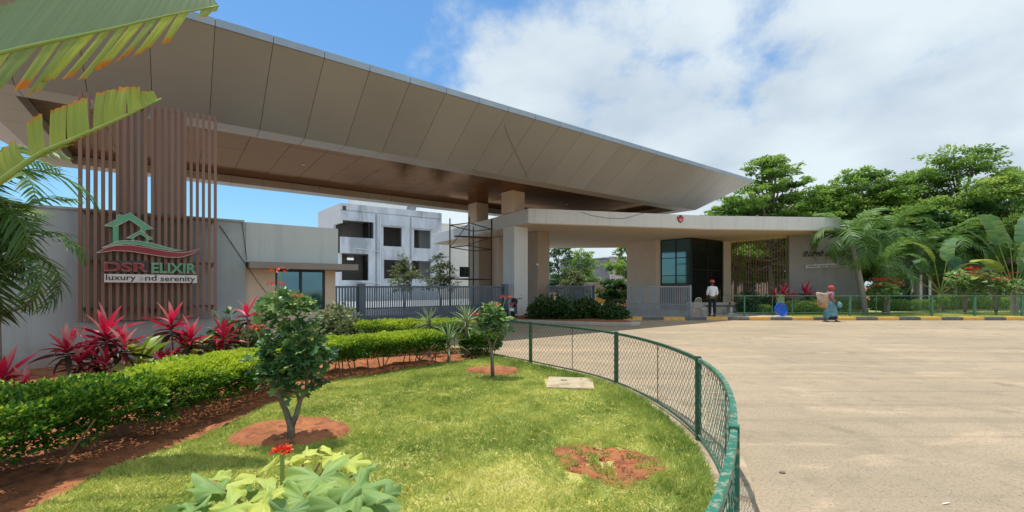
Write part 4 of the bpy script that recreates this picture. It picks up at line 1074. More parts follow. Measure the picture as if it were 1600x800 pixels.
# low brown wall and white and red posts at the far right
bw = empty('brown_boundary_wall', (0, 0, 0), 0, 'low brown wall with a dashed white rail behind the right hand shrubs', 'wall')
A = unp(1392, 447, 29.0); B = unp(1640, 447, 29.5); A.z = B.z = 0; D = (B - A).normalized()
wallrun('wall', A, B, .3, 0, CAMZ + 45 / F * 29, 'brown_wall', bw)
wallrun('pilaster_wall', (A.x, A.y - .05), (unp(1452, 447, 29).x, 28.96), .04, 0, CAMZ + 44 / F * 29, 'grey_wall', bw)
mb = MB()
for x0, x1 in ((1456, 1465), (1471, 1475), (1478, 1486), (1490, 1498), (1500, 1503)):
    a, b = unp(x0, 429, 28.9), unp(x1, 429, 28.9); mb.box(tuple((a + b) / 2), (b.x - a.x, .12, .17))
mb.build('dashed_rail', M['white_paint'], bw)
for i, x in enumerate((1411, 1424, 1438, 1452)):
    nm = ('leftmost', 'second from left', 'third from left', 'rightmost')[i]
    y0 = (449, 453, 455, 451)[i]
    root = empty('striped_post', unp(x, 447, 28.7) * 1, 0, 'white post with red and green edges, %s of the four' % nm, 'post', 'white posts with red edges'); root.location.z = 0
    zt = CAMZ + (447 - 414) / F * 28.7; zb = .25
    MB().box((0, 0, (zt + zb) / 2), (.16, .10, zt - zb)).build('panel', M['white_paint'], root)
    MB().box((.12, .01, (zt + zb) / 2), (.07, .08, zt - zb)).build('red_edge', M['sign_maroon'], root)
    MB().box((-.11, .01, (zt + zb) / 2 - .1), (.05, .08, zt - zb - .2)).build('green_edge', M['green_paint'], root)
    MB().box((0, 0, zb / 2), (.2, .2, zb)).build('foot', M['grey_wall'], root)

# ------------------------------------------------------------------ verge, kerb and far fence
KY = 20.95
verge_poly = [(8.9, KY + .28), (60, KY + .28), (60, 40), (14.2, 40), (14.2, 29.9), (9.4, 28.4), (8.9, 24)]
vg = MB().prism(verge_poly, -.02, .10).build('verge', M['lawn_ground']); tag(vg, kind='structure')
pv = MB().prism([(5.2, KY + .28), (13.6, KY + .28), (13.6, 29.2), (10.85, 26.9), (9.2, 28.6), (5.2, 30)], -.01, .118).build('guard_room_paving', M['concrete']); tag(pv, kind='structure'); 
kr = empty('kerb', (0, 0, 0), 0); kr['kind'] = 'structure'
me_y = MB().box((0, 0, .075), (.99, .28, .15)).mesh('kerb_stone', M['kerb_yellow']); me_k = MB().box((0, 0, .075), (.99, .28, .15)).mesh('kerb_stone', M['kerb_black'])
for i in range(44):
    x = 4.6 + i * 1.0
    o = link('kerb_stone', me_y if i % 2 else me_k, kr); y = KY + .14 - .02 * random.random()
    o.location = (x, y, random.uniform(-.012, .006)); o.rotation_euler = (0, 0, R(random.uniform(-.8, .8)))
# island kerb with shrubs in front of the piers
isl = [(.2, 19.3), (2.6, 18.2), (4.7, 17.6), (5.2, 18.1), (4.9, 19.4), (4.3, 23.0), (1.2, 24.0), (-.2, 21.2)]
ik = MB().prism(isl, 0, .15).build('island_kerb', M['concrete'], bevel=.03); tag(ik, kind='structure')
c1 = Vector((2.5, 20.5, 0)); s_ = MB().prism([(p[0] + (c1.x - p[0]) * .1, p[1] + (c1.y - p[1]) * .1) for p in isl], .15, .165).build('island_soil', M['soil']); tag(s_, kind='structure')

def far_fence():
    root = empty('roadside_fence', (0, 0, 0), 0, 'low straight green chain link fence along the far kerb', 'fence')
    xs = [1130, 1163, 1207, 1238, 1290, 1328, 1369, 1390, 1456, 1523, 1597, 1680]
    Yf = 22.2; me = MB().box((0, 0, .5), (.07, .07, 1.05)).mesh('post', M['green_worn2'] if 'green_worn2' in M else M['green_worn'])
    big = {1328, 1456, 1523, 1597, 1163}
    X = [unp(x, 447, Yf).x for x in xs]
    for x, q in zip(X, xs):
        if q in big: o = link('post', me, root); o.location = (x, Yf, .1); o.scale = (1.5 if q != 1163 else .8, 1, 1)
        else: MB().box((x, Yf, .6), (.03, .03, .95)).build('mid_bar', M['green_worn'], root)
    for z in (1.12, .28):
        MB().box(((X[0] + X[-1]) / 2, Yf, z), (X[-1] - X[0], .04, .045)).build('rail', M['green_worn'], root)
    mb = MB(); L_ = X[-1] - X[0]; pitch = .16; n_ = int(L_ / pitch)
    for i in range(n_):
        x = X[0] + i * pitch
        for s in (1, -1):
            x1 = x + s * .5
            if X[0] < x1 < X[-1]: mb.tube([(x, Yf + .006 * s, .3), (x1, Yf + .006 * s, 1.12)], .0045, 3, False)
    o = mb.build('wire_mesh', M['green_paint'], root); o['kind'] = 'stuff'
far_fence()

# ------------------------------------------------------------------ hedges
def hedge(label, path, width, z0, z1, n, mat='leaf_hedge', leaf=.042, stems=True, group=None, fresh_lit=.8, name='hedge', seed=1, lump_k=1.):
    rng = np.random.default_rng(seed)
    P = catmull([(x, y, 0) for x, y in path], 10); A = np.array([(p.x, p.y) for p in P])
    seg = np.hypot(*(A[1:] - A[:-1]).T); La = np.concatenate([[0], np.cumsum(seg)]); tot = La[-1]
    root = empty(name, (0, 0, 0), 0, label, 'hedge', group)
    s = rng.uniform(0, tot, n)
    cx_ = np.interp(s, La, A[:, 0]); cy_ = np.interp(s, La, A[:, 1])
    tx = np.interp(s + .05, La, A[:, 0]) - np.interp(s - .05, La, A[:, 0]); ty = np.interp(s + .05, La, A[:, 1]) - np.interp(s - .05, La, A[:, 1])
    tl = np.hypot(tx, ty) + 1e-9; nx, ny = -ty / tl, tx / tl
    # cross section: superellipse shell with lumps
    th = rng.uniform(-.15 * PI, 1.15 * PI, n); rad = 1 - np.abs(rng.normal(size=n)) * .16
    inner = rng.uniform(0, 1, n) < .18; rad = np.where(inner, rng.uniform(.2, .9, n), rad)
    c, sn = np.cos(th), np.sin(th); sq = (np.abs(c) ** 4 + np.abs(sn) ** 4) ** .25
    lump = 1 + lump_k * (.30 * (vnoise(s, th * 1.2, 2.6, seed) - .5) + .24 * (vnoise(s, th, 7, seed + 1) - .5))
    ends = np.clip(np.minimum(s, tot - s) / (.35 * width), 0, 1) ** .5
    off = c / sq * rad * lump * width / 2 * (.55 + .45 * ends)
    zc, zr = (z0 + z1) / 2, (z1 - z0) / 2
    z = zc + sn / sq * rad * lump * zr * (.8 + .2 * ends)
    X = cx_ + nx * off; Y = cy_ + ny * off
    hgt = np.clip((z - z0) / (z1 - z0), 0, 1)
    rnd = .18 + .30 * hgt + fresh_lit * .62 * np.clip((hgt - .66) / .25, 0, 1) * (.35 + 1.0 * vnoise(X, Y, 2.6, seed + 5)) + rng.normal(size=n) * .2
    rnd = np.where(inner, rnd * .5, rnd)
    out = np.stack([nx * c, ny * c, .5 + sn], -1)
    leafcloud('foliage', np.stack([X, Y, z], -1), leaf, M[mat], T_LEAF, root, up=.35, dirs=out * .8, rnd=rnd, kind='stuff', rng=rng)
    if stems:
        mb = MB(); k = int(tot / .26)
        for i in range(k):
            q = (i + .5) / k * tot; x = float(np.interp(q, La, A[:, 0])); y = float(np.interp(q, La, A[:, 1]))
            for _ in range(2):
                dx, dy = rng.normal(size=2) * .1
                mb.tube([(x + dx, y + dy, .02), (x + dx * 1.4, y + dy * 1.2, z0 * .8), (x + dx * 2.4 + .02, y + dy * 2.2, z1 * .75)], [.016, .012, .006], 5, False)
        mb.build('stems', M['stem'], root)['kind'] = 'stuff'
    return root
hedge('darker loose hedge section at the left edge with bare stems', [(-4.3, 2.7), (-4.12, 3.5), (-3.98, 4.2), (-3.88, 4.7)], 1.0, .16, .68, 26000, seed=10, leaf=.046, fresh_lit=.12, lump_k=2.0)
hedge('long bright topped hedge curving past the tall jatropha', [(-3.95, 4.55), (-3.82, 5.2), (-3.68, 6.1), (-3.45, 6.9)], .98, .16, .70, 40000, seed=11, leaf=.042, fresh_lit=1.0, lump_k=1.3)
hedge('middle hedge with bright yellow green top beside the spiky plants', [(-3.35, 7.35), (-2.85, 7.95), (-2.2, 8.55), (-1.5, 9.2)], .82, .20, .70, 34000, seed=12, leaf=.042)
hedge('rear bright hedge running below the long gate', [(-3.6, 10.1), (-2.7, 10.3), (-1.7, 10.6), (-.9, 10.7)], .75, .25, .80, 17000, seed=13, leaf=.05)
hedge('dark short hedge ending at the wire fence behind the small jatropha', [(-1.15, 9.85), (-.7, 9.95), (-.25, 9.9)], .62, .08, .55, 12000, seed=14, leaf=.045, fresh_lit=.15)

# ------------------------------------------------------------------ shrubs
def shrub(label, c, rx, ry, h, n, mat, leaf, seed, name='shrub', z0=.1, tmpl=T_LEAF, group=None, stems=8, cat='shrub', dark=0.):
    rng = np.random.default_rng(seed); root = empty(name, (c[0], c[1], c[2] if len(c) > 2 else 0), 0, label, cat, group)
    k = 26; cc = rng.normal(size=(k, 3)); cc /= np.linalg.norm(cc, axis=1)[:, None]; cc *= rng.uniform(.35, .85, k)[:, None]
    cc[:, 2] = np.abs(cc[:, 2]) * 1.0 - .15; cr = rng.uniform(.25, .42, k)
    i = rng.integers(0, k, n); q = rng.normal(size=(n, 3)); q /= np.linalg.norm(q, axis=1)[:, None]
    q *= (cr[i] * rng.uniform(.55, 1.05, n))[:, None]; P = cc[i] + q
    P[:, 0] *= rx; P[:, 1] *= ry; P[:, 2] = z0 + np.clip(P[:, 2] + .2, 0, 2) * (h - z0) / 1.15
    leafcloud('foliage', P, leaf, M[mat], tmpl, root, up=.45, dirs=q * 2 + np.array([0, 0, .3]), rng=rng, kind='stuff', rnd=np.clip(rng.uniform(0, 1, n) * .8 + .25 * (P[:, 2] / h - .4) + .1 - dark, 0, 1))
    mb = MB()
    for j in range(stems):
        a = rng.uniform(0, 2 * PI); r_ = rng.uniform(.2, .7)
        mb.tube([(0.05 * math.cos(a), .05 * math.sin(a), 0), (rx * r_ * .5 * math.cos(a), ry * r_ * .5 * math.sin(a), h * .4), (rx * r_ * math.cos(a), ry * r_ * math.sin(a), h * .8)], [.02, .014, .007], 5, False)
    mb.build('stems', M['stem'], root)
    return root
shrub('pale variegated bush under the teal gatehouse window', gpt(524, 560), .66, .5, 1.36, 2600, 'leaf_variegated', .13, 21, 'variegated_bush')
shrub('loose green and white bush behind the tall jatropha', gpt(372, 580), .55, .45, 1.15, 1900, 'leaf_variegated', .13, 22, 'variegated_bush', dark=.2)
shrub('low mixed green plant between the red cordylines and hedge', gpt(330, 585), .4, .4, .75, 900, 'leaf_shrub', .11, 23)
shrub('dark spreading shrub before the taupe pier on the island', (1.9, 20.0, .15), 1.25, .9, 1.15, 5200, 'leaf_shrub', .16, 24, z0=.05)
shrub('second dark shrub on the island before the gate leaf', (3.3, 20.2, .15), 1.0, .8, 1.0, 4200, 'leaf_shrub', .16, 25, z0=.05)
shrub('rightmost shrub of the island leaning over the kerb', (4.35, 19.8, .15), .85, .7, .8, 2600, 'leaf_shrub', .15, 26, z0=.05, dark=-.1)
shrub('dark shrub clump just right of the standing guard', unp(1165, 447, 24.6) * 1 + Vector((0, 0, -CAMZ)), .9, .6, 1.35, 2400, 'leaf_shrub', .17, 27)
shrub('leafy dark shrub under the louvre', unp(1205, 447, 25.0) + Vector((0, 0, -CAMZ)), 1.0, .6, 1.15, 2400, 'leaf_shrub', .17, 28)
shrub('broad yellow green croton behind the sack carrier', unp(1300, 447, 24.0) + Vector((0, 0, -CAMZ)), .9, .5, 1.15, 900, 'leaf_broad', .30, 29, tmpl=T_LONG)
shrub('yellow green bush under the name wall edge', unp(1262, 447, 24.2) + Vector((0, 0, -CAMZ)), .7, .5, 1.0, 700, 'leaf_broad', .26, 30, tmpl=T_LONG, dark=.2)
def box_hedge(label, px0, px1, Y, w, z1, seed, mat='leaf_far_hedge'):
    a, b = unp(px0, 447, Y), unp(px1, 447, Y)
    hedge(label, [(a.x, Y), ((a.x + b.x) / 2, Y), (b.x, Y)], w, .12, z1, int(1500 * (b.x - a.x)), mat, .07, False, 'clipped hedges on the far verge', .7, seed=seed)
box_hedge('clipped hedge block between the blue tub and the sack carrier', 1222, 1282, 23.3, 1.0, .78, 41)
box_hedge('clipped hedge block just right of the sack carrier', 1308, 1345, 24.2, .9, .85, 42)
box_hedge('clipped hedge block left of the first flowering shrub gap', 1352, 1427, 24.3, .9, .82, 43)
box_hedge('clipped hedge block below the striped posts', 1430, 1456, 24.3, .9, .85, 44)
box_hedge('taller brighter clipped hedge below the brown wall', 1459, 1522, 24.6, 1.1, 1.1, 45)
box_hedge('clipped hedge block at the far right below the flowering shrub', 1524, 1660, 25.0, 1.0, .95, 46)
box_hedge('tiny clipped hedge block left of the blue tub', 1186, 1204, 23.0, .6, .62, 47)

# far verge grass
def verge_grass():
    n = 60000; X = RNG.uniform(9.5, 36, n); Y = KY + .3 + 4.2 * RNG.uniform(0, 1, n) ** 1.2; ok = X < 1.25 * Y; ok &= ~((X < 13.7) & (Y > KY + .2)) ; X, Y = X[ok], Y[ok]
    n = len(X); P = np.stack([X, Y, np.full(n, .095)], -1)
    d = RNG.normal(size=(n, 3)) * .5; d[:, 2] = 1
    leafcloud('verge_grass', P, .075, M['grass'], (np.array([(0, .12, 0), (0, -.12, 0), (1, 0, 0)], float), np.array([(0, 1, 2)])), dirs=d * 3, up=0, kind='stuff', rnd=RNG.uniform(.2, .7, n))
    tag(bpy.data.objects['verge_grass'], 'grass of the verge behind the yellow and black kerb', 'grass')
verge_grass()

# ------------------------------------------------------------------ strap leaved plants
def strap_mesh(name, L_, w, droop, mat, fold=.25, n=6, rnd=.5, base_w=.25, tipz=0.):
    V = []; Fc = []; rn = []
    for i in range(n + 1):
        q = i / n; a = droop * q; x = L_ * (q - .12 * droop * q * q); z = -L_ * .5 * droop * q * q
        ww = w / 2 * (base_w + (1 - base_w) * math.sin(min(1, q * 1.7) * PI / 2)) * (1 - q ** 3.2) + .0008
        V += [(x, -ww, z + fold * ww), (x, 0, z - fold * ww), (x, ww, z + fold * ww)]; rn += [rnd + .12 * (q - .5)] * 3
    for i in range(n):
        a = i * 3; Fc += [(a, a + 1, a + 4, a + 3), (a + 1, a + 2, a + 5, a + 4)]
    return np_mesh(name, V, Fc, M[mat], {'rnd': np.clip(rn, 0, 1)}, True)
CORD = [[strap_mesh('leaf', .34 * s, .075 * s, dr, 'leaf_cordyline', .35, 6, r_) for s, dr in ((1, .3), (1.1, .7), (.9, 1.1))] for r_ in (.12, .34, .62, .84, .97)]
def place_leaf(me, root, p, az, el, roll=0, s=1, name='leaf'):
    o = link(name, me, root); o.location = p; o.rotation_mode = 'XYZ'
    o.rotation_euler = (Matrix.Rotation(az, 4, 'Z') @ Matrix.Rotation(-el, 4, 'Y') @ Matrix.Rotation(roll, 4, 'X')).to_euler(); o.scale = (s, s, s)
    return o
def cordyline(label, base, heads, seed, s=1., name='red_cordyline', group='red cordyline plants', dull=0):
    """heads: (dx, dy, height, number of leaves, leaf scale)"""
    rr = random.Random(seed); root = empty(name, base, 0, label, 'cordyline', group)
    for dx, dy, h, n, ls in heads:
        MB().tube([(0, 0, 0), (dx * .5 + .02, dy * .5, h * .55), (dx, dy, h)], [.014, .012, .011], 6).build('stem', M['stem'], root)
        for i in range(n):
            q = i / (n - 1); az = i * 2.4 + rr.uniform(-.3, .3); el = R(-25 + 108 * q ** 1.1 + rr.uniform(-10, 10))
            tone = min(4, max(0, int(q * 4.4 + rr.uniform(-.5, .7)) - dull))
            if tone < 2 and q > .4: tone = 2
            me = CORD[tone][0 if q > .75 else rr.choice((0, 1, 2))]
            place_leaf(me, root, (dx, dy, h - .16 * (1 - q) * ls), az, el, rr.uniform(-.4, .4), ls * s * rr.uniform(.8, 1.15))
    return root
def at_ground(px, py): return gpt(px, py, .02)
cordyline('red cordyline cropped by the left edge of the picture', at_ground(22, 655), [(-.12, 0, .52, 22, 1.1), (.02, .1, .34, 16, .9)], 1)
cordyline('crimson cordyline with two heads nearest the left wall', at_ground(105, 628), [(.0, .0, .76, 24, 1.05), (.12, .05, .55, 16, .95), (.3, -.05, .28, 12, .7)], 2)
cordyline('tallest bright cordyline of the bed before the slats', at_ground(160, 618), [(-.0, .05, .90, 26, 1.25), (.30, .02, .74, 20, 1.05), (.12, -.1, .50, 16, .9), (-.12, -.05, .60, 16, .95)], 3)
cordyline('low dull pink cordyline on the bare soil', at_ground(118, 622), [(.0, 0, .10, 8, .55)], 4, dull=0)
cordyline('small pink cordyline seedling beside the hedge', at_ground(140, 635), [(.0, 0, .12, 7, .5)], 14)
cordyline('upright red cordyline in front of the sign right edge', at_ground(268, 600), [(0, .0, .98, 24, 1.2), (.32, 0, .76, 22, 1.1), (-.04, -.1, .42, 14, .85), (.15, .1, .6, 16, 1.0)], 5)
cordyline('thin stemmed cordyline with one vivid head above the bushes', at_ground(386, 600), [(0, .0, 1.14, 14, 1.0)], 6)
cordyline('darker maroon cordyline between sign and tall stemmed one', at_ground(350, 595), [(0, .0, .74, 20, 1.1), (-.12, .1, .45, 14, .9)], 7, dull=1)
BROAD = [strap_mesh('leaf', .42, .20, dr, 'leaf_broad', .18, 6, r_, .4) for dr, r_ in ((.5, .35), (.9, .6), (.7, .95))]
def broad_plant(label, base, n, s, seed):
    rr = random.Random(seed); root = empty('broad_leaved_plant', base, 0, label, 'plant')
    for i in range(n):
        q = i / n; az = i * 2.4; el = R(15 + 60 * q)
        MB().tube([(0, 0, 0), (.06 * math.cos(az), .06 * math.sin(az), .32 + .3 * q)], .007, 5, False).build('stem', M['green_stem'], root)
        place_leaf(rr.choice(BROAD), root, (.06 * math.cos(az), .06 * math.sin(az), .32 + .3 * q), az, el, rr.uniform(-.5, .5), s * rr.uniform(.8, 1.1))
broad_plant('yellow green broad leaved plant between two red cordylines', at_ground(218, 612), 14, 1.0, 3)
broad_plant('small broad leaved plant behind the hedge below the sign', at_ground(300, 600), 10, .75, 4)

YL = [strap_mesh('leaf', .46, .026, dr, 'leaf_yucca', .3, 5, r_, .7) for dr, r_ in ((.15, .3), (.5, .55), (.9, .85), (.3, .7))]
def yucca(label, base, h, n, s, seed):
    rr = random.Random(seed); root = empty('spiky_dracaena', base, 0, label, 'dracaena', 'spiky striped dracaenas by the hedge')
    MB().tube([(0, 0, 0), (.01, 0, h * .5), (0, 0, h + .04)], [.035, .028, .03], 8).build('trunk', M['bark'], root)
    for i in range(n):
        q = (i + .5) / n; place_leaf(rr.choice(YL), root, (0, 0, h - .10 * (1 - q)), i * 2.39996 + rr.uniform(-.2, .2), R(-28 + 112 * q ** .9 + rr.uniform(-8, 8)), rr.uniform(-.3, .3), s * rr.uniform(.8, 1.12))
yucca('spiky striped dracaena rising behind the middle hedge', (-1.83, 9.9, .0), .82, 46, .95, 1)
yucca('lower spiky dracaena at the hedge end on the lawn edge', (-1.28, 9.05, .05), .45, 50, 1.0, 2)
yucca('tallest spiky dracaena nearest the small jatropha', (-1.0, 9.75, .05), .80, 52, 1.05, 3)

# ------------------------------------------------------------------ jatrophas with coral flowers
def flower_cluster(root, p, r_, n=26, seed=0):
    rng = np.random.default_rng(seed); q = rng.normal(size=(n, 3)); q /= np.linalg.norm(q, axis=1)[:, None]; q[:, 2] = np.abs(q[:, 2]) * .45
    q *= (r_ * rng.uniform(.5, 1.05, n))[:, None]
    o = leafcloud('flower', np.array(p)[None] + q * np.array([1, 1, 1]), r_ * .5, M['flower_red'], T_LEAF, root, up=.4, dirs=q * 20, rng=rng)
    o['kind'] = 'stuff'; return o
def jatropha(label, base, stems, blobs, n, leaf, flowers, seed, mat='leaf_jatropha', fresh_lit=0.):
    rng = np.random.default_rng(seed); root = empty('jatropha', base, 0, label, 'jatropha')
    for st in stems: MB().tube(st[0], st[1], 7).build('stem', M['bark'], root, True)
    P = []; D_ = []; 
    w = np.array([b[3] ** 2 for b in blobs]); w /= w.sum()
    i = rng.choice(len(blobs), n, p=w); q = rng.normal(size=(n, 3)); q /= np.linalg.norm(q, axis=1)[:, None]; q[:, 2] = np.where(q[:, 2] < -.5, -q[:, 2], q[:, 2])
    B = np.array([b[:3] for b in blobs]); rr_ = np.array([b[3] for b in blobs]); P = B[i] + q * (rr_[i] * rng.uniform(.6, 1.08, n))[:, None]
    zmax = P[:, 2].max(); rnd = np.clip(.05 + .55 * (P[:, 2] / zmax) ** 2 + rng.normal(size=n) * .3 + fresh_lit, 0, 1)  # paler leaves toward the top, the lit crown put into the leaf colour
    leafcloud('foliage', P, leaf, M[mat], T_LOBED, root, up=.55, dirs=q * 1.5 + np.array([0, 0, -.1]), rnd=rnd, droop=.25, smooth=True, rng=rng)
    for k, (x, y, z, r_) in enumerate(flowers):
        MB().tube([(x * .8, y * .8, z - .16), (x, y, z)], .005, 5, False).build('flower_stalk', M['green_stem'], root)
        flower_cluster(root, (x, y, z), r_, 26, seed + k)
    return root
jb = gpt(455, 688, .08)
jatropha('tall jatropha with forked trunk and coral flowers on the lawn', (jb.x, jb.y, .06),
         [([(0, 0, 0), (.0, 0, .16), (-.06, .02, .30), (-.11, 0, .44), (-.12, 0, .60), (-.05, .02, .95)], [.040, .036, .028, .024, .02, .012]),
          ([(0.0, 0, .14), (.055, .0, .28), (.08, .01, .40), (.15, 0, .52), (.16, .03, .9)], [.030, .026, .022, .018, .01]),
          ([(.08, .01, .40), (.03, 0, .55), (-.02, 0, 1.1)], [.016, .014, .008])],
         [(-.04, 0, 1.36, .15), (-.12, 0, 1.24, .15), (.06, 0, 1.20, .16), (-.10, -.05, 1.05, .15), (.10, 0, 1.00, .17), (.0, .1, .95, .18), (-.08, -.05, .84, .17), (.12, -.05, .80, .16), (.24, 0, .72, .13),
          (-.24, -.10, .76, .12), (.06, 0, .62, .15), (-.04, -.05, .70, .17), (-.16, -.02, .60, .13), (.16, 0, .58, .13), (.02, -.08, .52, .12), (-.16, 0, .90, .16), (.16, -.04, .92, .15), (.10, 0, 1.32, .11), (-.2, 0, 1.28, .10), (.27, .05, .86, .10), (-.10, -.1, .66, .12)],
         800, .096, [(-.09, -.05, 1.68, .08), (-.11, -.08, 1.55, .075), (-.24, -.20, 1.14, .075), (.12, -.1, 1.44, .05), (-.30, -.1, 1.26, .045)], 31, fresh_lit=.16)
jb = gpt(770, 589, .08)
jatropha('small jatropha near the fence with three red flower heads', (jb.x, jb.y, .06),
         [([(0, 0, 0), (-.01, 0, .25), (-.02, .0, .48), (-.10, 0, .72), (-.1, 0, .95)], [.036, .03, .026, .016, .008]), ([(-.02, 0, .46), (.06, 0, .66), (.12, 0, .95)], [.02, .016, .008])],
         [(.0, 0, 1.02, .20), (-.12, 0, .92, .18), (.16, 0, .90, .18), (.02, 0, .82, .2), (-.22, 0, .76, .15), (.20, 0, .74, .13), (-.05, 0, 1.12, .12)],
         380, .10, [(.21, -.02, 1.34, .09), (.02, -.02, 1.22, .09), (-.27, -.05, 1.06, .085), (-.25, -.1, .93, .05)], 32, fresh_lit=.12)
# the foreground plant: every leaf is its own part
def lobed_mesh(seed, r_):
    rng = random.Random(seed); L_ = 5; K = 81; rings = 7; V = [(0, 0, 0)]; Fc = []; rn = [r_ - .12]
    for k in range(1, rings + 1):
        q = k / rings
        for j in range(K):
            a = -2.6 + 5.2 * j / (K - 1); lob = abs(math.sin((a / 5.2 * L_ + .5) * PI)); rad = (.50 + .52 * lob ** 1.1 + .07 * math.sin(a * 14 + seed)) * (1 - .12 * abs(a) / 2.6) * (1 + .12 * math.sin(a * 1.3 + seed * 2.1))
            rad = q * (1 * (1 - q ** 2) * .85 + rad * q ** 2 + (1 - q) * 0)
            z = .14 * q * q - .05 * q * (1 - lob) + .10 * q * math.sin(a * 2.3 + seed * 1.7) + .13 * q ** 3 * math.sin(a * 6 + seed * 2) - .16 * q ** 4 + .03 * q * q * math.sin(a * 17 + seed)
            V.append((rad * math.cos(a), rad * math.sin(a), z)); rn.append(r_ + .10 * (q - .5) + rng.uniform(-.03, .03) + (.12 if lob > .985 and q < .92 else 0) - .04 * (1 - lob))
    for j in range(K - 1): Fc.append((0, 1 + j, 2 + j))
    me = bpy.data.meshes.new('leaf')
    for k in range(rings - 1):
        for j in range(K - 1):
            a = 1 + k * K + j; Fc.append((a, a + K, a + K + 1, a + 1))
    me.from_pydata(V, [], Fc); at_ = me.attributes.new('rnd', 'FLOAT', 'POINT'); at_.data.foreach_set('value', np.clip(rn, 0, 1).astype(np.float32))
    me.materials.append(M['leaf_jatropha_near']); me.shade_smooth(); return me
def near_plant():
    bx, by = -.88, 1.72
    root = empty('jatropha', (bx, by, .05), 0, 'foreground jatropha with big lobed leaves and one orange red flower', 'jatropha')
    MB().tube([(0, 0, 0), (.02, 0, .35), (-.01, .0, .62)], [.022, .018, .014], 8).build('stem', M['petiole'], root, True)
    LM = [lobed_mesh(i, r_) for i, r_ in enumerate((.12, .3, .42, .62, .82, .95))]
    # image position, distance, size, tone, azimuth, tilt
    spec = [(500, 745, 1.62, .115, 2, -60, 30), (560, 762, 1.55, .105, 1, -20, 15), (430, 765, 1.60, .10, 3, -100, 35), (400, 742, 1.72, .095, 4, 150, 20),
            (345, 765, 1.66, .10, 1, 170, -10), (310, 788, 1.60, .09, 0, 200, 0), (475, 780, 1.50, .095, 2, -90, 45), (530, 790, 1.46, .10, 1, -50, 30),
            (585, 790, 1.55, .08, 0, -10, 5), (360, 792, 1.52, .095, 3, -140, 30), (520, 712, 1.86, .075, 5, 30, 15), (545, 722, 1.80, .07, 4, 10, 10), (500, 722, 1.84, .065, 5, 80, 10),
            (478, 712, 1.84, .06, 5, 120, -5), (455, 722, 1.80, .055, 4, 100, 5), (412, 785, 1.46, .08, 5, -120, 40), (452, 800, 1.42, .09, 0, -90, 30), (560, 735, 1.78, .065, 1, 30, 0),
            (330, 750, 1.8, .075, 3, 140, 5), (380, 770, 1.75, .08, 0, 100, 10), (600, 775, 1.68, .06, 0, 20, -20), (300, 800, 1.5, .08, 1, 200, 10), (500, 770, 1.7, .09, 0, 0, 10)]
    rr = random.Random(5)
    for i, (px, py, Y, s, tone, az, tilt) in enumerate(spec):
        w = unp(px, py, Y); p = Vector((w.x - bx, w.y - by, w.z - .05)); a = R(az)
        o = link('leaf', LM[tone], root); o.location = p
        o.rotation_euler = (Matrix.Rotation(a, 4, 'Z') @ Matrix.Rotation(R(tilt), 4, 'Y') @ Matrix.Rotation(R(rr.uniform(-15, 15)), 4, 'X')).to_euler(); o.scale = (s * 1.12, s * 1.12, s * 1.3)
        MB().tube([(0, 0, .50 + .05 * rr.random()), (p.x * .5, p.y * .5, (.58 + p.z) / 2 + .01), tuple(p - Vector((0, 0, .002)))], [.006, .005, .004], 5, False).build('petiole', M['petiole'], root)
    f = unp(441, 706, 1.74); p = Vector((f.x - bx, f.y - by, f.z - .05))
    MB().tube([(0, 0, .6), (p.x, p.y, p.z - .1), tuple(p)], [.007, .008, .009], 6, False).build('flower_stalk', M['green_stem'], root)
    rng = np.random.default_rng(4)
    for k in range(34):
        q = rng.normal(size=3); q /= np.linalg.norm(q); q[2] = abs(q[2]) * .5; c = np.array(p) + q * .032 * rng.uniform(.3, 1)
        dd = rng.normal(size=(5, 3)) * .5 + q[None] * 2
        leafcloud('flower', np.repeat(c[None], 5, 0), .018, M['flower_red'], (np.array([(0, 0, 0), (.5, .28, 0), (1, .12, .1), (1, -.12, .1), (.5, -.28, 0)], float), np.array([(0, 1, 2), (0, 2, 3), (0, 3, 4)])), root, up=.2, dirs=dd, rng=rng)
near_plant()

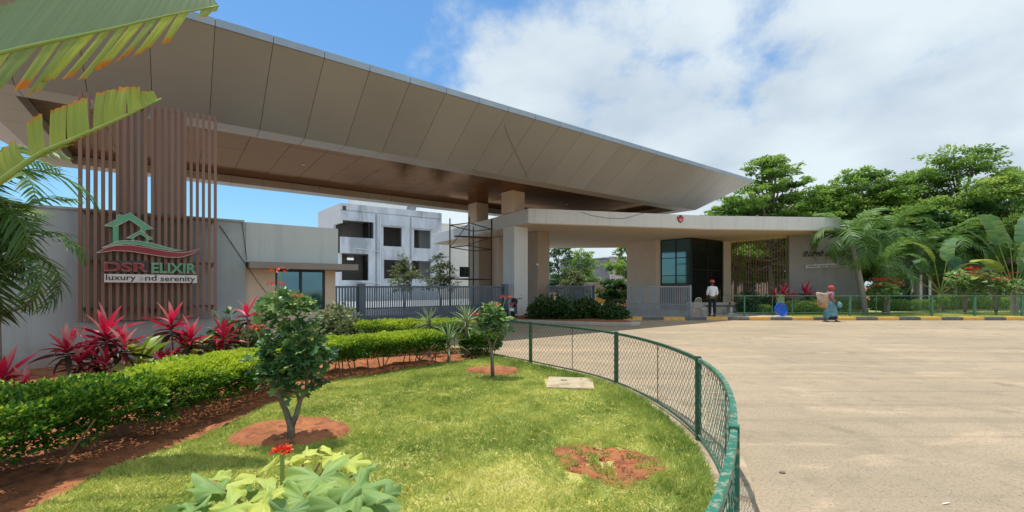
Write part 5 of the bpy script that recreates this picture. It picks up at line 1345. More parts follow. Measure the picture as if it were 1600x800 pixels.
# ------------------------------------------------------------------ banana-like leaves
def split_leaf_mesh(name, rib, side_a, side_b, prof_a, prof_b, slits_a, slits_b, mat, rnd=.5, seed=0, tip_len=.12, curl=.1, ribr=.012, bend=(0, 0, 0), lower_gain=0.):
    """rib: points; side_x: vector toward the margin; prof: f(t)->length; slits: list of (t0,t1,scale) blades"""
    rr = random.Random(seed); R_ = catmull(rib, 6); n = len(R_) - 1
    V = []; Fc = []; RN = []; TP = []
    def rp(t): x = t * n; i = min(int(x), n - 1); return R_[i].lerp(R_[i + 1], x - i)
    for si_, (side, prof, blades) in enumerate(((Vector(side_a), prof_a, slits_a), (Vector(side_b), prof_b, slits_b))):
        for (t0, t1, sc_, lean) in blades:
            k = max(3, int((t1 - t0) * 90)); m = 9; tone = rnd + rr.uniform(-.14, .14) + (lower_gain if si_ == 0 else 0); bd = Vector(bend) * rr.uniform(.5, 1.4) + Vector((rr.uniform(-.02, .02), rr.uniform(-.05, .05), 0)); base = len(V)
            colr = [rr.uniform(-.14, .14) for _ in range(k + 1)]; colt = [rr.uniform(.5, 1.25) for _ in range(k + 1)]; tl_ = tip_len * rr.choice((.35, .7, 1.0, 1.5))
            for j in range(m + 1):
                q = j / m
                for i in range(k + 1):
                    t = t0 + (t1 - t0) * i / k; p = rp(t); L_ = prof(t) * sc_ * (1 + rr.uniform(-.02, .02) * (j == m))
                    tt = rp(min(1, t + .02)) - rp(max(0, t - .02)); tt = tt.normalized() if tt.length > 0 else tt
                    e = abs(i / k - .5) * 2; shrink = 1 - .10 * q * e ** 4
                    c = rp(t0 + (t1 - t0) * .5)
                    pos = p + (c - p) * (1 - shrink) + side * L_ * q + tt * lean * L_ * q + bd * L_ * q * q + Vector((0, 0, -curl * L_ * q ** 2.5)) + Vector((0, .012 * math.sin(i * 2.1 + tone * 9) * q, 0))
                    V.append(pos); RN.append(min(1, max(0, tone + colr[i]))); TP.append(min(1, max(0, (q - (1 - tl_ * colt[i])) / .07)) * (1 if sc_ < 1.5 else 0))
            for j in range(m):
                for i in range(k):
                    a = base + j * (k + 1) + i; Fc.append((a, a + 1, a + k + 2, a + k + 1))
    me = np_mesh(name, [tuple(v) for v in V], Fc, M[mat], {'rnd': RN, 'tip': TP}, True)
    return me
t = empty('traveller_palm', unp(-260, 447, 3.9) * 1, 0, 'broad torn leaves with orange tips hanging in at the top left', 'palm'); t.location = (0, 0, 0)
def P3(px, py, Y): return tuple(unp(px, py, Y))
r1 = [P3(-120, 122, 3.85), P3(0, 84, 3.9), P3(100, 61, 4.0), P3(180, 44, 4.1), P3(260, 25, 4.2), P3(342, 9, 4.3)]
def prof_lo(t): return .50 * min(1, (1.03 - t) * 3.4) ** .8
def prof_up(t): return .62 * min(1, (1.02 - t) * 2.2) ** .55
blo = []; rr = random.Random(2); tcur = .0
gaps = [.085, .10, .06, .095, .07, .055, .08, .065, .05, .07, .055, .06, .05, .05, .06, .04, .06]
for w_ in gaps:
    if tcur + w_ > .93: break
    blo.append((tcur, tcur + w_ * rr.uniform(.62, .93), rr.uniform(.82, 1.08), -.36 + rr.uniform(-.12, .10))); tcur += w_
blo.append((.93, 1.0, .7, -.1))
me = split_leaf_mesh('leaf', r1, (.05, -.30, -.95), (-.05, .50, .90), prof_lo, prof_up, blo, [(0, 1, 1.6, .05)], 'leaf_banana_big', .40, 3, .16, .0, bend=(-.10, .05, 0), lower_gain=.45)
link('leaf', me, t)
MB().tube(catmull(r1, 4), [.022 - .016 * i / 20 for i in range(21)], 8).build('midrib', M['green_stem'], t, True)
r2 = [P3(-60, 330, 3.4), P3(0, 284, 3.45), P3(60, 242, 3.5), P3(120, 215, 3.55), P3(190, 184, 3.6), P3(252, 154, 3.65)]
def prof2(t): return .36 * min(1, (1.04 - t) * 2.4) ** .6
b2 = [(.20, .34, .80, -.45), (.36, .44, .92, -.12), (.46, .545, .88, .0), (.555, .66, .90, -.05), (.675, .72, .96, .02), (.72, .765, .98, .03), (.765, .82, 1.05, .05), (.83, .90, .95, .0), (.905, .985, .85, -.35)]
b2l = [(.34, .50, .35, 1.2), (.52, .66, .16, 1.6)]
me = split_leaf_mesh('leaf', r2, (-.10, .05, 1), (.1, -.05, -.35), prof2, lambda t: .30, b2, b2l, 'leaf_banana', .5, 5, .10, .0, bend=(.0, .1, 0))
link('leaf', me, t)
MB().tube(catmull(r2, 4), [.026 - .020 * i / 20 for i in range(21)], 8).build('midrib', M['green_stem'], t, True)
# third leaf further left over the frame edge, stem and the foot of the plant
MB().tube([(-4.9, 3.6, 0), (-4.9, 3.6, 1.2), r2[0]], [.09, .06, .026], 8).build('petiole', M['green_stem'], t, True)
MB().tube([(-4.9, 3.7, 0), (-4.95, 3.7, 1.8), r1[0]], [.10, .07, .022], 8).build('petiole', M['green_stem'], t, True)

# ------------------------------------------------------------------ palms
def frond_mesh(name, L_, droop, nl, ll, lw, mat, seed, rnd=.5, up0=.9):
    rng = random.Random(seed); V = []; Fc = []; RN = []
    pts = []; ang = up0; p = Vector((0, 0, 0)); st = L_ / 16
    for i in range(17): pts.append(p.copy()); p = p + Vector((math.cos(ang), 0, math.sin(ang))) * st; ang -= droop / 16 * (1 + i / 16)
    def rp(t): x = t * 16; i = min(int(x), 15); return pts[i].lerp(pts[i + 1], x - i), (pts[i + 1] - pts[i]).normalized()
    for i in range(nl):
        t = .12 + .88 * i / (nl - 1)
        for s in (1, -1):
            p, d = rp(t); ln = ll * (math.sin(PI * min(1, .18 + .80 * t)) ** .7 + .05) * rng.uniform(.85, 1.1)
            o_ = Vector((0, s, 0)) + d * (.45 + .5 * t) + Vector((0, 0, .16 + rng.uniform(-.25, .2))); o_.normalize(); wv = d * lw; base = len(V); tone = rnd + rng.uniform(-.2, .2)
            for k in range(4):
                q = k / 3; c = p + o_ * ln * q + Vector((0, 0, -.34)) * ln * q * q; w = (.7, 1, .75, .05)[k]
                V += [tuple(c - wv * w / 2), tuple(c + wv * w / 2)]; RN += [tone] * 2
            for k in range(3): a = base + 2 * k; Fc.append((a, a + 1, a + 3, a + 2))
    # rachis
    mb = MB().tube(pts, [.022 * (1 - .8 * i / 16) * L_ / 2 for i in range(17)], 4, False)
    o = len(V); V += mb.v; RN += [.75] * len(mb.v); Fc += [tuple(i + o for i in f) for f in mb.f]
    return np_mesh(name, V, Fc, M[mat], {'rnd': np.clip(RN, 0, 1)})
FR = [frond_mesh('frond', 2.3, dr, 27, .66, .062, 'leaf_palm', i, r_, u0) for i, (dr, r_, u0) in enumerate(((1.2, .62, 1.25), (1.7, .5, 1.0), (2.1, .42, .75), (2.3, .3, .4)))]
def palm(label, base, h, lean, n, s, seed, group='feathery palms', az0=0., trunk_r=.10, name='palm_tree', hi=1.0):
    rr = random.Random(seed); root = empty(name, base, 0, label, 'palm', group)
    top = Vector((lean[0], lean[1], h))
    pts = [(0, 0, 0), (lean[0] * .3, lean[1] * .3, h * .4), (lean[0] * .7, lean[1] * .7, h * .75), tuple(top)]
    MB().tube(catmull(pts, 5), [trunk_r * (1.25 - .5 * i / 15) for i in range(16)], 10).build('trunk', M['palm_bark'], root, True)
    for i in range(n):
        q = (i + .5) / n; me = FR[min(3, int(q * 4))]
        place_leaf(me, root, tuple(top + Vector((0, 0, .1 * (1 - q)))), az0 + i * 2.4 + rr.uniform(-.2, .2), R(8 - 34 * q + rr.uniform(-8, 8)) * hi, rr.uniform(-.25, .25), s * rr.uniform(.85, 1.1), 'frond')
    return root
b = unp(1352, 447, 23.6); palm('feathery palm leaning before the Kannada name wall', (b.x, b.y, .1), 3.9, (-.75, 0, 0), 17, 1.10, 5, trunk_r=.13)
b = unp(1384, 447, 23.9); palm('second palm trunk close behind the leaning palm', (b.x, b.y, .1), 2.6, (.2, .2, 0), 14, 1.0, 6, trunk_r=.14)
b = unp(1432, 447, 28.0); palm('dark shaded palm above the striped posts', (b.x, b.y, .1), 3.6, (.1, 0, 0), 16, 1.2, 7, trunk_r=.12)
b = unp(1492, 447, 28.6); palm('broad palm above the brown wall', (b.x, b.y, .1), 3.9, (-.2, 0, 0), 16, 1.25, 8, trunk_r=.12)
b = unp(1398, 447, 27.5); palm('taller palm crown rising over the name wall end', (b.x, b.y, .1), 4.8, (-.1, 0, 0), 15, 1.15, 9, trunk_r=.11)
b = unp(1545, 447, 29.0); palm('dark palm left of the big fan leaved plant', (b.x, b.y, .1), 4.4, (.1, 0, 0), 15, 1.2, 10, trunk_r=.12)
# left palm whose fronds hang into the frame
palm('palm with drooping fronds at the left edge before the wall', (-6.95, 5.55, .05), 2.55, (-.05, 0, 0), 22, .72, 15, az0=.3, trunk_r=.09)
palm('lower palm at the left edge with brown hanging fronds', (-6.85, 5.9, .05), 1.95, (0, 0, 0), 16, .60, 16, az0=1.1, trunk_r=.08, hi=1.6)

# big fan leaved plants on the right
def paddle(name, L_, W_, seed, rnd, droop=.6, torn=True):
    rng = random.Random(seed); rib = []; p = Vector((0, 0, 0)); a = 1.35
    for i in range(7): rib.append(tuple(p)); p = p + Vector((math.cos(a), 0, math.sin(a))) * L_ / 6; a -= droop / 6 * (1 + i / 4)
    def pr(t): return W_ / 2 * min(1, (t + .04) * 5) ** .6 * min(1, (1.02 - t) * 3) ** .6
    def blades():
        out = []; t = 0
        while t < .98:
            w = rng.uniform(.05, .22) if torn else .98; out.append((t, min(1, t + w * .97), rng.uniform(.9, 1.05), .25)); t += w
        return out
    return split_leaf_mesh(name, rib, (0, 1, .12), (0, -1, .12), pr, pr, blades(), blades(), 'leaf_banana_far', rnd, seed, .05, .18)
PD = [paddle('leaf', 2.0, .62, 1, .35), paddle('leaf', 2.1, .7, 2, .5, .9), paddle('leaf', 1.8, .6, 3, .62, .5), paddle('leaf', 1.9, .66, 4, .97, .9), paddle('leaf', 2.0, .62, 5, .15, 1.3)]
def banana(label, base, h, spec, seed, s=1., name='traveller_palm', group='fan leaved traveller palms'):
    rr = random.Random(seed); root = empty(name, base, 0, label, 'palm', group)
    MB().tube([(0, 0, 0), (0, 0, h * .45)], [.16, .13], 9).build('trunk', M['palm_bark'], root)
    for i, (az, el, k, pl) in enumerate(spec):
        a, e = R(az), R(el); d_ = Vector((math.cos(a) * math.cos(e), math.sin(a) * math.cos(e), math.sin(e))); st = Vector((0, 0, h * .4)); p = st + d_ * pl
        MB().tube([st, st + d_ * pl * .6, p], [.035, .028, .02], 6, False).build('petiole', M['green_stem'], root)
        o = link('leaf', PD[k], root); o.location = p; o.rotation_euler = (Matrix.Rotation(a, 4, 'Z') @ Matrix.Rotation(-(e - R(78)), 4, 'Y') @ Matrix.Rotation(rr.uniform(-.8, .8), 4, 'Z')).to_euler(); o.scale = (s,) * 3
b = unp(1585, 447, 23.8); banana('tall traveller palm at the right edge with upright torn leaves', (b.x, b.y, .1), 3.2,
    [(180, 62, 0, 2.1), (170, 74, 1, 2.5), (0, 80, 0, 2.4), (10, 64, 2, 2.2), (190, 45, 3, 1.3), (350, 50, 1, 1.8), (185, 30, 3, 1.0), (90, 85, 1, 2.2), (270, 70, 2, 1.2), (260, 55, 4, .9)], 1, 1.12)
b = unp(1470, 447, 25.6); banana('lower traveller palm with sweeping leaves above the brown wall', (b.x, b.y, .1), 2.6,
    [(180, 55, 4, 1.5), (10, 60, 4, 1.6), (200, 72, 3, 1.9), (340, 40, 0, 1.2), (0, 80, 1, 1.9), (160, 35, 0, 1.2), (270, 60, 4, 1.1)], 2, .95)

# ------------------------------------------------------------------ trees
def make_tree(label, loc, H, Rad, seed, nleaf, leaf, mat='leaf_tree', trunk_h=.35, pads=38, flat=.32, name='tree', group=None, top_bias=1.0, dome=.8):
    rng = np.random.default_rng(seed); rr = random.Random(seed); root = empty(name, loc, 0, label, 'tree', group)
    th = H * trunk_h; br = MB(); br.tube([(0, 0, 0), (rr.uniform(-.1, .1), 0, th * .5), (rr.uniform(-.2, .2), rr.uniform(-.2, .2), th)], [H * .022, H * .018, H * .014], 8)
    br.build('trunk', M['bark'], root, True)
    lm = MB(); C_ = []; 
    for i in range(pads):
        q = (i + .5) / pads; z = th * .9 + (H - th * .9) * (q ** .85); prof = math.sin(PI * min(1, (.20 + .78 * q))) ** dome if q < 1 else .1
        a = i * 2.4 + rr.uniform(-.5, .5); r_ = Rad * prof * rr.uniform(.25, 1.0)
        c = Vector((r_ * math.cos(a), r_ * math.sin(a), z + rr.uniform(-.3, .3) - .06 * r_)); pr = Rad * rr.uniform(.20, .36) * (1.15 - .5 * q)
        C_.append((c, pr)); s = Vector((0, 0, min(H * .9, th + (z - th) * .55))) if z > th else Vector((0, 0, th * .9))
        lm.tube([s, s.lerp(c, .5) + Vector((0, 0, -.05 * r_)), c], [H * .009, H * .006, H * .002], 5, False)
    lm.build('limbs', M['bark'], root, True)
    w = np.array([c[1] ** 2 for c in C_]); w /= w.sum(); i = rng.choice(len(C_), nleaf, p=w)
    B = np.array([tuple(c[0]) for c in C_]); rad = np.array([c[1] for c in C_])
    q = rng.normal(size=(nleaf, 3)); q /= np.linalg.norm(q, axis=1)[:, None]; q *= (rng.uniform(0, 1, nleaf) ** .45)[:, None]
    # several tufts in each pad break its outline
    tuft = rng.normal(size=(len(C_), 9, 3)) * .55; tf = tuft[i, rng.integers(0, 9, nleaf)]
    q = q * .55 + tf; P = B[i] + q * rad[i][:, None] * np.array([1, 1, flat])
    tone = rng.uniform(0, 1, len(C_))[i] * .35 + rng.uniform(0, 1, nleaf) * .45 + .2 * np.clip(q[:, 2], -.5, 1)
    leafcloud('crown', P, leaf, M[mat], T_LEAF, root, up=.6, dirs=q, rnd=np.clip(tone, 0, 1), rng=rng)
    return root
TX = [  # image column, distance, top row, radius, label, kind
    (1206, 34, 250, 3.9, 'tall tree with layered crown behind the canopy tip', 0), (1150, 38, 308, 3.4, 'low spreading tree under the canopy tip', 1),
    (1285, 36, 296, 3.4, 'round tree crown above the lintel right end', 2), (1345, 34, 266, 3.9, 'layered tree left of the tall palm', 0),
    (1425, 36, 272, 4.2, 'broad tree behind the dark palms', 1), (1500, 33, 238, 5.0, 'tallest spreading tree at the right of the picture', 2),
    (1590, 34, 268, 4.8, 'tree crown cropped by the right edge', 0), (1440, 31, 330, 3.0, 'lower dark tree filling behind the palms', 3), (1530, 31, 316, 3.2, 'shaded tree behind the traveller palm', 3),
    (1250, 44, 318, 4.0, 'small far tree peeking over the lintel', 1), (1390, 33, 302, 3.2, 'small layered tree above the name wall', 2), (1320, 45, 306, 4.5, 'far pale tree between two layered crowns', 1)]
for k, (px, Y, ty, rad, lb_, kind) in enumerate(TX):
    p = unp(px, 447, Y); H = CAMZ + (HY - ty) / F * Y
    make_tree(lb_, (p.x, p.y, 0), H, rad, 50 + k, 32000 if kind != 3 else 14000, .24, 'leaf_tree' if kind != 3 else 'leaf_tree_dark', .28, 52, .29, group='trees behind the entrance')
# trees seen under the lintel and by the gate
for k, (px, Y, ty, rad, lb_, mt, n, th_) in enumerate([
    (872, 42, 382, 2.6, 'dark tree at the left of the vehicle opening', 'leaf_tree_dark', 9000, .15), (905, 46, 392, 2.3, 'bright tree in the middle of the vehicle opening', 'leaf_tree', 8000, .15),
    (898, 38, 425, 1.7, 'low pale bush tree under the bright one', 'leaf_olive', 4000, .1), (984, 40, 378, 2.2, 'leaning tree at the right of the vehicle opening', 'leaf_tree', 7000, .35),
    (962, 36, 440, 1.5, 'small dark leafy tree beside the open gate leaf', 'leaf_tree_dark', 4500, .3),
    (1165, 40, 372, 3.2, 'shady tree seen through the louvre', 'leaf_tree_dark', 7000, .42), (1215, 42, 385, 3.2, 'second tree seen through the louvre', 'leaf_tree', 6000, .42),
    (632, 30, 404, 1.15, 'small olive green tree in front of the unfinished house', 'leaf_olive', 2600, .5), (688, 31, 404, 1.25, 'small olive tree left of the scaffold', 'leaf_olive', 2800, .45)]):
    p = unp(px, 447, Y); H = CAMZ + (HY - ty) / F * Y
    make_tree(lb_, (p.x, p.y, 0), H, rad, 80 + k, n, .16 if 'olive' in lb_ else .22, mt, th_, 24, .5, name='small_tree' if 'olive' in lb_ else 'tree')
for k, (px, Y, ty, rad, lb_, n) in enumerate([(40, 26, 330, 3.5, 'distant green tree behind the left wall', 6000)]):
    p = unp(px, 447, Y); make_tree(lb_, (p.x, p.y, 0), 4.4, rad, 99, n, .22, 'leaf_tree', .3, 26, .4)

# flowering shrubs on the verge
def far_jatropha(label, px, Y, h, w, seed, fl):
    p = unp(px, 447, Y); rr = random.Random(seed)
    bl = [(rr.uniform(-w, w) * .6, rr.uniform(-.3, .3), h * rr.uniform(.5, .88), rr.uniform(.28, .42)) for _ in range(12)]
    st = [([(0, 0, 0), (rr.uniform(-.2, .2), 0, h * .4), (rr.uniform(-w, w) * .5, 0, h * .75)], [.04, .03, .015]) for _ in range(5)]
    fw = [(rr.uniform(-w, w) * .75, rr.uniform(-.3, 0), h * rr.uniform(.85, 1.08), .17) for _ in range(fl + 3)]
    return jatropha(label, (p.x, p.y, .1), st, bl, 620, .17, fw, seed, 'leaf_jatropha', .42)
shrub('dark filler shrub between the leaning palm and the striped posts', unp(1392, 447, 27.6) + Vector((0, 0, -CAMZ)), 1.5, .7, 2.6, 3600, 'leaf_shrub', .2, 71)
far_jatropha('flowering jatropha bush beside the leaning palm', 1382, 23.4, 1.75, .9, 61, 9)
far_jatropha('flowering jatropha bush left of the far right fence post', 1508, 23.8, 2.25, .8, 62, 8)
far_jatropha('fullest flowering jatropha bush at the far right', 1556, 23.2, 2.0, 1.15, 63, 10)
cordyline('far red cordyline at the louvre foot', unp(1226, 447, 24.2) * 1 + Vector((0, 0, -CAMZ + .1)), [(0, 0, 1.05, 18, 1.5), (-.5, 0, .85, 16, 1.4), (.35, -.1, .8, 12, 1.2)], 8, 1.4)
cordyline('far red cordyline against the name wall', unp(1258, 447, 24.6) * 1 + Vector((0, 0, -CAMZ + .1)), [(0, 0, 1.15, 18, 1.5), (.25, 0, .95, 14, 1.3)], 9, 1.4)

# ------------------------------------------------------------------ small things by the kerb
def tub():
    p = unp(1216, 485, 21.75); t = empty('blue_tub', (p.x, p.y, .10 + .34), 0, 'bright blue plastic tub leaning on its rim on the verge', 'tub')
    mb = MB().lathe([(.02, .0), (.24, .0), (.25, .01), (.325, .20), (.345, .205), (.335, .215), (.31, .20), (.235, .025), (.02, .022)], 28)
    o = mb.build('tub', M['blue_plastic'], t, True); o.rotation_euler = (R(78), 0, R(12))
tub()
p = unp(1219, 447, 22.9); t = empty('meter_box', (p.x, p.y, .1), 0, 'pale green box pillar behind the blue tub', 'box')
MB().box((0, 0, .5), (.30, .25, 1.0)).build('body', M['yellow_green_box'], t, bevel=.01); MB().box((0, 0, 1.02), (.34, .29, .05)).build('lid', M['yellow_green_box'], t, bevel=.01)
p = gpt(1107, 494, .118); t = empty('white_bucket', (p.x - .1, p.y + .3, .118), 0, 'white plastic bucket on the paving beside the guard', 'bucket')
MB().lathe([(.02, 0), (.13, 0), (.165, .36), (.175, .365), (.165, .38), (.155, .36), (.12, .02), (.02, .015)], 18).build('body', M['white_paint'], t, True)
MB().tube([(.17 * math.cos(a), .0, .36 + .14 * math.sin(a)) for a in [PI * i / 8 for i in range(9)]], .006, 5).build('handle', M['chrome'], t)
def plastic_chair():
    p = unp(1085, 447, 22.9); t = empty('plastic_chair', (p.x, p.y, .118), R(205), 'cream plastic armchair standing beside the open gate leaf', 'chair')
    m_ = M['pale_plastic']
    MB().box((0, 0, .42), (.46, .44, .03)).build('seat', m_, t, bevel=.012)
    for sx in (-1, 1):
        for sy in (-1, 1): MB().tube([(sx * .20, sy * .18, .42), (sx * .24, sy * .23, 0)], [.028, .02], 6).build('leg', m_, t)
        MB().tube([(sx * .24, -.20, .42), (sx * .26, -.20, .64), (sx * .26, .02, .66), (sx * .24, .20, .64)], .02, 6).build('armrest', m_, t)
    fr_ = MB().tube([(-.22, .2, .42), (-.23, .24, .70), (-.16, .27, .86), (0, .28, .90), (.16, .27, .86), (.23, .24, .70), (.22, .2, .42)], .022, 6).build('backrest', m_, t)
    for x in (-.12, -.04, .04, .12): MB().tube([(x, .21, .43), (x * .9, .27, .87)], .014, 5).build('back_slat', m_, fr_)
plastic_chair()
p = unp(1128, 447, 23.6); t = empty('stone_bench', (p.x, p.y, .118), R(4), 'low stone bench behind the guard', 'bench')
MB().box((-.1, 0, .44), (1.5, .42, .07)).build('seat', M['dark_gap'], t, bevel=.01)
for x in (-.65, .42): MB().box((x, 0, .20), (.12, .34, .40)).build('leg', M['pale_plastic'], t, bevel=.01); MB().box((x, 0, .035), (.3, .36, .07)).build('foot', M['pale_plastic'], t, bevel=.01)
p = unp(1113, 447, 24.6); o = MB().box((p.x, p.y, .4), (2.6, .2, .60)).build('low_step_wall', M['concrete'], bevel=.01); tag(o, 'low pale step wall at the foot of the dark glass', 'wall')

def motorbike():
    p = unp(801, 447, 20.2); t = empty('motorcycle', (p.x, p.y, 0), R(84), 'black motorcycle with red tail parked by the pale corner pier', 'motorcycle')
    for x in (0, 1.25):
        w = MB().lathe([(.22, -.05), (.29, -.05), (.31, 0), (.29, .05), (.22, .05)], 20, cap=False).build('wheel', M['tyre'], t, True); w.rotation_euler = (R(90), 0, 0); w.location = (x, 0, .31)
        r_ = MB().lathe([(.02, -.03), (.22, -.02), (.22, .02), (.02, .03)], 16).build('rim', M['chrome'], w, True)
    MB().tube([(.1, 0, .62), (.45, 0, .55), (.95, 0, .60), (1.05, 0, .85)], [.05, .10, .09, .04], 8).build('frame', M['black_plastic'], t, True)
    MB().box((.15, 0, .80), (.75, .24, .10)).build('seat', M['black_plastic'], t, bevel=.04)
    MB().tube([(.5, 0, .80), (.75, 0, .88), (.95, 0, .80)], [.10, .17, .09], 10).build('fuel_tank', M['black_plastic'], t, True)
    MB().box((.55, 0, .42), (.38, .28, .30)).build('engine', M['gate_metal'], t, bevel=.04)
    MB().box((-.28, 0, .80), (.10, .16, .12)).build('tail_light', M['red_paint'], t, bevel=.02)
    MB().box((-.33, 0, .56), (.02, .20, .14)).build('number_plate', M['white_paint'], t)
    MB().tube([(1.05, -.34, 1.02), (1.10, 0, .98), (1.05, .34, 1.02)], .016, 6).build('handlebar', M['chrome'], t)
    for s in (-1, 1): MB().lathe([(.01, 0), (.05, .005), (.05, .015), (.01, .02)], 10, (1.05, s * .30, 1.14)).build('mirror', M['black_plastic'], t)
    for s in (-.07, .07): MB().tube([(1.05, s, .9), (1.25, s, .31)], .022, 6).build('fork', M['chrome'], t)
    MB().tube([(.5, -.14, .3), (-.2, -.16, .32)], .04, 8).build('exhaust', M['chrome'], t)
motorbike()

# ------------------------------------------------------------------ people
def skin_body(name, verts, edges, radii, mat, parent, sub=2):
    me = bpy.data.meshes.new(name); me.from_pydata(verts, edges, []); me.materials.append(mat); o = link(name, me, parent)
    md = o.modifiers.new('skin', 'SKIN'); md.use_smooth_shade = True
    for i, r_ in enumerate(radii):
        sv = me.skin_vertices[0].data[i]; sv.radius = r_ if hasattr(r_, '__len__') else (r_, r_)
    me.skin_vertices[0].data[0].use_root = True
    s = o.modifiers.new('subdivision', 'SUBSURF'); s.levels = s.render_levels = sub
    return o
def hand(verts, edges, radii, wrist_i, wrist, d, side):
    d = Vector(d).normalized(); side = Vector(side).normalized(); p = Vector(wrist) + d * .07
    verts.append(tuple(p)); radii.append((.036, .020)); edges.append((wrist_i, len(verts) - 1)); pi_ = len(verts) - 1
    for k, (o_, l) in enumerate(((-.03, .062), (-.01, .075), (.01, .07), (.03, .055))):
        a = p + side * o_ + d * .025; verts.append(tuple(a)); radii.append((.0095, .0095)); edges.append((pi_, len(verts) - 1))
        verts.append(tuple(a + d * l * .55 + Vector((0, .008, 0)))); radii.append((.0085, .0085)); edges.append((len(verts) - 2, len(verts) - 1))
        verts.append(tuple(a + d * l + Vector((0, .025, 0)))); radii.append((.0075, .0075)); edges.append((len(verts) - 2, len(verts) - 1))
    a = Vector(wrist) + d * .03 + side * -.045; verts.append(tuple(a)); radii.append((.011, .011)); edges.append((wrist_i, len(verts) - 1))
    verts.append(tuple(a + d * .045 + side * -.01)); radii.append((.009, .009)); edges.append((len(verts) - 2, len(verts) - 1))

def guard():
    p = unp(1113, 447, 21.9); t = empty('person', (p.x, p.y, .118), R(-8), 'guard in white shirt, dark trousers and red cap facing away', 'person')
    # local frame: +Y is the way he faces (away from the camera)
    V = [(0, 0, .95), (0, .0, 1.12), (0, -.01, 1.30), (0, 0, 1.44), (0, .01, 1.52), (0, .02, 1.60), (0, .03, 1.68), (.095, 0, .90), (.105, .01, .50), (.11, -.01, .09), (.115, .14, .04),
         (-.095, 0, .90), (-.105, .02, .50), (-.11, 0, .09), (-.12, .15, .04), (.17, -.01, 1.41), (.225, -.02, 1.15), (.20, .10, .93), (-.17, -.01, 1.41), (-.23, -.02, 1.15), (-.21, .10, .95)]
    E = [(0, 1), (1, 2), (2, 3), (3, 4), (4, 5), (5, 6), (0, 7), (7, 8), (8, 9), (9, 10), (0, 11), (11, 12), (12, 13), (13, 14), (3, 15), (15, 16), (16, 17), (3, 18), (18, 19), (19, 20)]
    RD = [(.14, .10), (.13, .09), (.15, .10), (.09, .07), .045, (.075, .085), (.07, .085), .075, .055, .04, .035, .075, .055, .04, .035, .05, .04, .028, .05, .04, .028]
    hand(V, E, RD, 17, V[17], (.02, .1, -1), (0, 1, 0)); hand(V, E, RD, 20, V[20], (-.02, .1, -1), (0, 1, 0))
    skin_body('body', V, E, RD, M['skin'], t)
    V = [(0, 0, .93), (0, 0, 1.12), (0, -.01, 1.30), (0, 0, 1.42), (.17, -.01, 1.40), (.225, -.02, 1.17), (.21, .06, 1.04), (-.17, -.01, 1.40), (-.23, -.02, 1.17), (-.22, .05, 1.04), (0, .01, 1.49)]
    skin_body('shirt', V, [(0, 1), (1, 2), (2, 3), (3, 4), (4, 5), (5, 6), (3, 7), (7, 8), (8, 9), (3, 10)], [(.17, .125), (.155, .115), (.175, .12), (.13, .09), (.072, .072), .062, .056, (.072, .072), .062, .056, .055], M['white_cloth'], t)
    V = [(0, 0, .96), (.095, 0, .84), (.105, .01, .48), (.11, -.01, .10), (-.095, 0, .84), (-.105, .02, .48), (-.11, 0, .10)]
    skin_body('trousers', V, [(0, 1), (1, 2), (2, 3), (0, 4), (4, 5), (5, 6)], [(.155, .115), .10, .078, .068, .10, .078, .068], M['navy_cloth'], t)
    for s in (-1, 1): MB().box((s * .113, .06, .035), (.09, .27, .07)).build('shoe', M['black_plastic'], t, bevel=.02)
    hm = MB().lathe([(.088, 1.585), (.098, 1.63), (.092, 1.70), (.05, 1.74)], 14, (0, .025, 0)).build('hair', M['hair'], t, True)
    cp_ = MB().lathe([(.100, 1.665), (.110, 1.69), (.104, 1.74), (.06, 1.785), (.01, 1.795)], 16, (0, .025, 0)).build('cap', M['red_cloth'], t, True)
    MB().box((0, .15, 1.68), (.15, .13, .012)).build('cap_peak', M['red_cloth'], cp_, bevel=.005)
    for s in (-1, 1): MB().lathe([(.004, -.02), (.018, 0), (.004, .02)], 8, (s * .083, .03, 1.62)).build('ear', M['skin'], t, True)
    MB().box((0, .112, 1.60), (.02, .03, .035)).build('nose', M['skin'], t, bevel=.006)
guard()
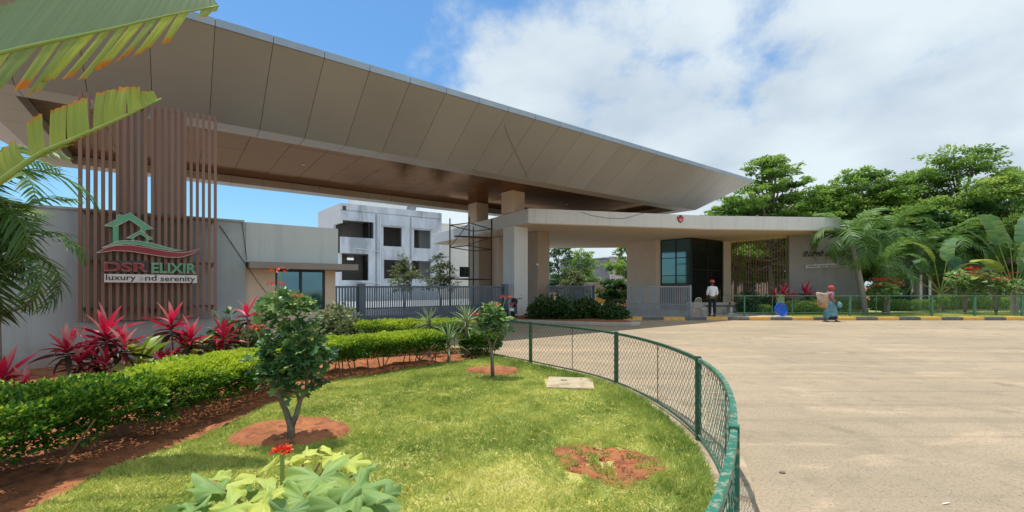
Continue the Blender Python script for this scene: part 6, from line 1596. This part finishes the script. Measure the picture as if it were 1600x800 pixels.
def woman():
    p = gpt(1297, 502.5); t = empty('person', (p.x, p.y, 0), R(0), 'person in red headscarf, mauve shirt and teal striped wrap walking along the kerb', 'person')
    # faces +X (to the right in the picture), stoops a little
    V = [(-.02, 0, .88), (0, 0, 1.02), (-.02, 0, 1.20), (.0, 0, 1.32), (.03, 0, 1.38), (.06, 0, 1.46), (.07, 0, 1.53), (.0, -.09, .82), (.06, -.09, .46), (.16, -.09, .08), (.28, -.09, .035), (0, .09, .82), (-.03, .09, .46), (-.22, .09, .10), (-.12, .09, .035),
         (.0, -.17, 1.28), (-.05, -.21, 1.03), (.12, -.19, .86), (.0, .17, 1.28), (.02, .2, 1.05), (.2, .14, .95)]
    E = [(0, 1), (1, 2), (2, 3), (3, 4), (4, 5), (5, 6), (0, 7), (7, 8), (8, 9), (9, 10), (0, 11), (11, 12), (12, 13), (13, 14), (3, 15), (15, 16), (16, 17), (3, 18), (18, 19), (19, 20)]
    RD = [(.13, .12), .11, (.12, .13), .08, .045, .075, .07, .07, .05, .035, .03, .07, .05, .035, .03, .045, .036, .026, .045, .036, .026]
    hand(V, E, RD, 17, V[17], (.9, 0, -.5), (0, 0, 1)); hand(V, E, RD, 20, V[20], (.9, 0, -.4), (0, 0, 1))
    skin_body('body', V, E, RD, M['skin'], t)
    V = [(-.03, 0, .86), (0, 0, 1.02), (-.02, 0, 1.20), (.0, 0, 1.31), (.0, -.17, 1.28), (-.05, -.21, 1.04), (.07, -.2, .92), (.0, .17, 1.28), (.02, .2, 1.06), (.13, .17, .99), (.02, 0, 1.37)]
    skin_body('shirt', V, [(0, 1), (1, 2), (2, 3), (3, 4), (4, 5), (5, 6), (3, 7), (7, 8), (8, 9), (3, 10)], [(.17, .16), .15, (.15, .165), (.10, .11), .068, .062, .05, .068, .062, .05, .055], M['mauve_cloth'], t)
    wm = MB(); nn = 40
    for (r_, z) in [(.165, .93), (.20, .84), (.235, .70), (.25, .55), (.265, .38), (.27, .24), (.25, .13)]:
        for i in range(nn):
            a = 2 * PI * i / nn; k_ = 1 + .09 * (1 - z) * math.sin(a * 7 + z * 5) + .05 * math.sin(a * 3 + z * 9)
            wm.v.append((.03 * (1 - z) + r_ * k_ * math.cos(a) * 1.1, r_ * k_ * math.sin(a) * .85, z))
    for j in range(6):
        for i in range(nn): a = j * nn + i; b = j * nn + (i + 1) % nn; wm.f.append((b, a, a + nn, b + nn))
    wm.build('wrap', M['teal_cloth'], t, True)
    MB().lathe([(.245, 0), (.255, .02), (.25, .12), (.23, .14)], 18, (.02, 0, .12), False).build('hem', M['navy_cloth'], t, True)
    MB().lathe([(.075, 1.42), (.105, 1.46), (.125, 1.52), (.115, 1.58), (.07, 1.62), (.01, 1.63)], 16, (.05, 0, 0)).build('headscarf', M['red_cloth'], t, True)
    MB().box((.145, 0, 1.46), (.035, .02, .03)).build('nose', M['skin'], t, bevel=.006)
    for s in (-1, 1): MB().box((.24 if s < 0 else -.14, s * .09, .015), (.25, .09, .03)).build('sandal', M['black_plastic'], t, bevel=.01)
    # the sack on her back
    rng = random.Random(3); mb = MB(); n = 18; rows = 9
    for j in range(rows + 1):
        q = j / rows; z = .62 + .66 * q; w = .23 * (math.sin(PI * (.10 + .78 * min(q, .55) )) ** .35); cx_ = p.x - .34 + .05 * (1 - q) ; cy_ = p.y + .02
        for i in range(n):
            a = 2 * PI * i / n; k = 1 + .10 * math.sin(a * 3 + j * .8) + rng.uniform(-.04, .04)
            if q > .95: k *= .9
            mb.v.append((cx_ + w * k * (abs(math.cos(a)) ** .6) * (1 if math.cos(a) > 0 else -1) * 1.0, cy_ + w * k * math.sin(a) * .8, z + .05 * math.cos(a + 3)))
    for j in range(rows):
        for i in range(n): a = j * n + i; b = j * n + (i + 1) % n; mb.f.append((a, b, b + n, a + n))
    mb.f.append(tuple(reversed(range(n)))); mb.f.append(tuple(rows * n + i for i in range(n)))
    o = mb.build('sack', M['sack'], None, True); tag(o, 'big pale stained sack carried on the back', 'sack')
    o2 = MB().lathe([(.02, 0), (.10, .01), (.13, .10), (.11, .2), (.05, .26), (.03, .28)], 12, (p.x + .30, p.y - .14, .62)).build('cloth_bundle', M['teal_cloth'], None, True)
    tag(o2, 'small grey blue bundle held in front by the walker', 'bundle')
woman()
# low things on the road
for k, (px, py, s, lb_) in enumerate([(1222, 739, .022, 'small brown stone on the road near the fence'), (1478, 788, .0, '')]):
    if s: q = gpt(px, py); o = MB().lathe([(.01, -.5), (.8, -.3), (1, .1), (.6, .5), (.01, .6)], 7).build('stone', M['bark'], None); o.scale = (s * 1.3, s, s * .8); o.location = (q.x, q.y, s * .4); tag(o, lb_, 'stone')
q = gpt(1478, 788); o = MB().box((0, 0, 0), (.07, .010, .003), .3).build('paper_scrap', M['white_paint']); o.location = (q.x, q.y, .008); tag(o, 'small pale scrap lying on the road', 'litter')
def road_pebbles():
    n = 9000; Y = 2 + 14 * RNG.uniform(0, 1, n) ** 1.6; X = RNG.uniform(.3, 1.2, n) * 1.15 * Y
    fp = np.array([(p.x, p.y) for p in FPATH]); d = np.full(n, 9.)
    for q in fp: d = np.minimum(d, np.hypot(X - q[0], Y - q[1]))
    ok = (d > .35) & ~inside([(p.x, p.y) for p in FPATH], X, Y); X, Y = X[ok], Y[ok]
    T = (np.array([(1, 0, 0), (-1, 0, 0), (0, 1, 0), (0, -1, 0), (0, 0, .7), (0, 0, -.6)], float) * .5, np.array([(0, 2, 4), (2, 1, 4), (1, 3, 4), (3, 0, 4), (2, 0, 5), (1, 2, 5), (3, 1, 5), (0, 3, 5)]))
    leafcloud('road_grit', np.stack([X, Y, np.full(len(X), .002)], -1), .010, M['concrete'], T, up=.2, kind='stuff')
road_pebbles()
for o in COL.objects:
    if o.get('kind') is None and o.name.startswith('person'): pass
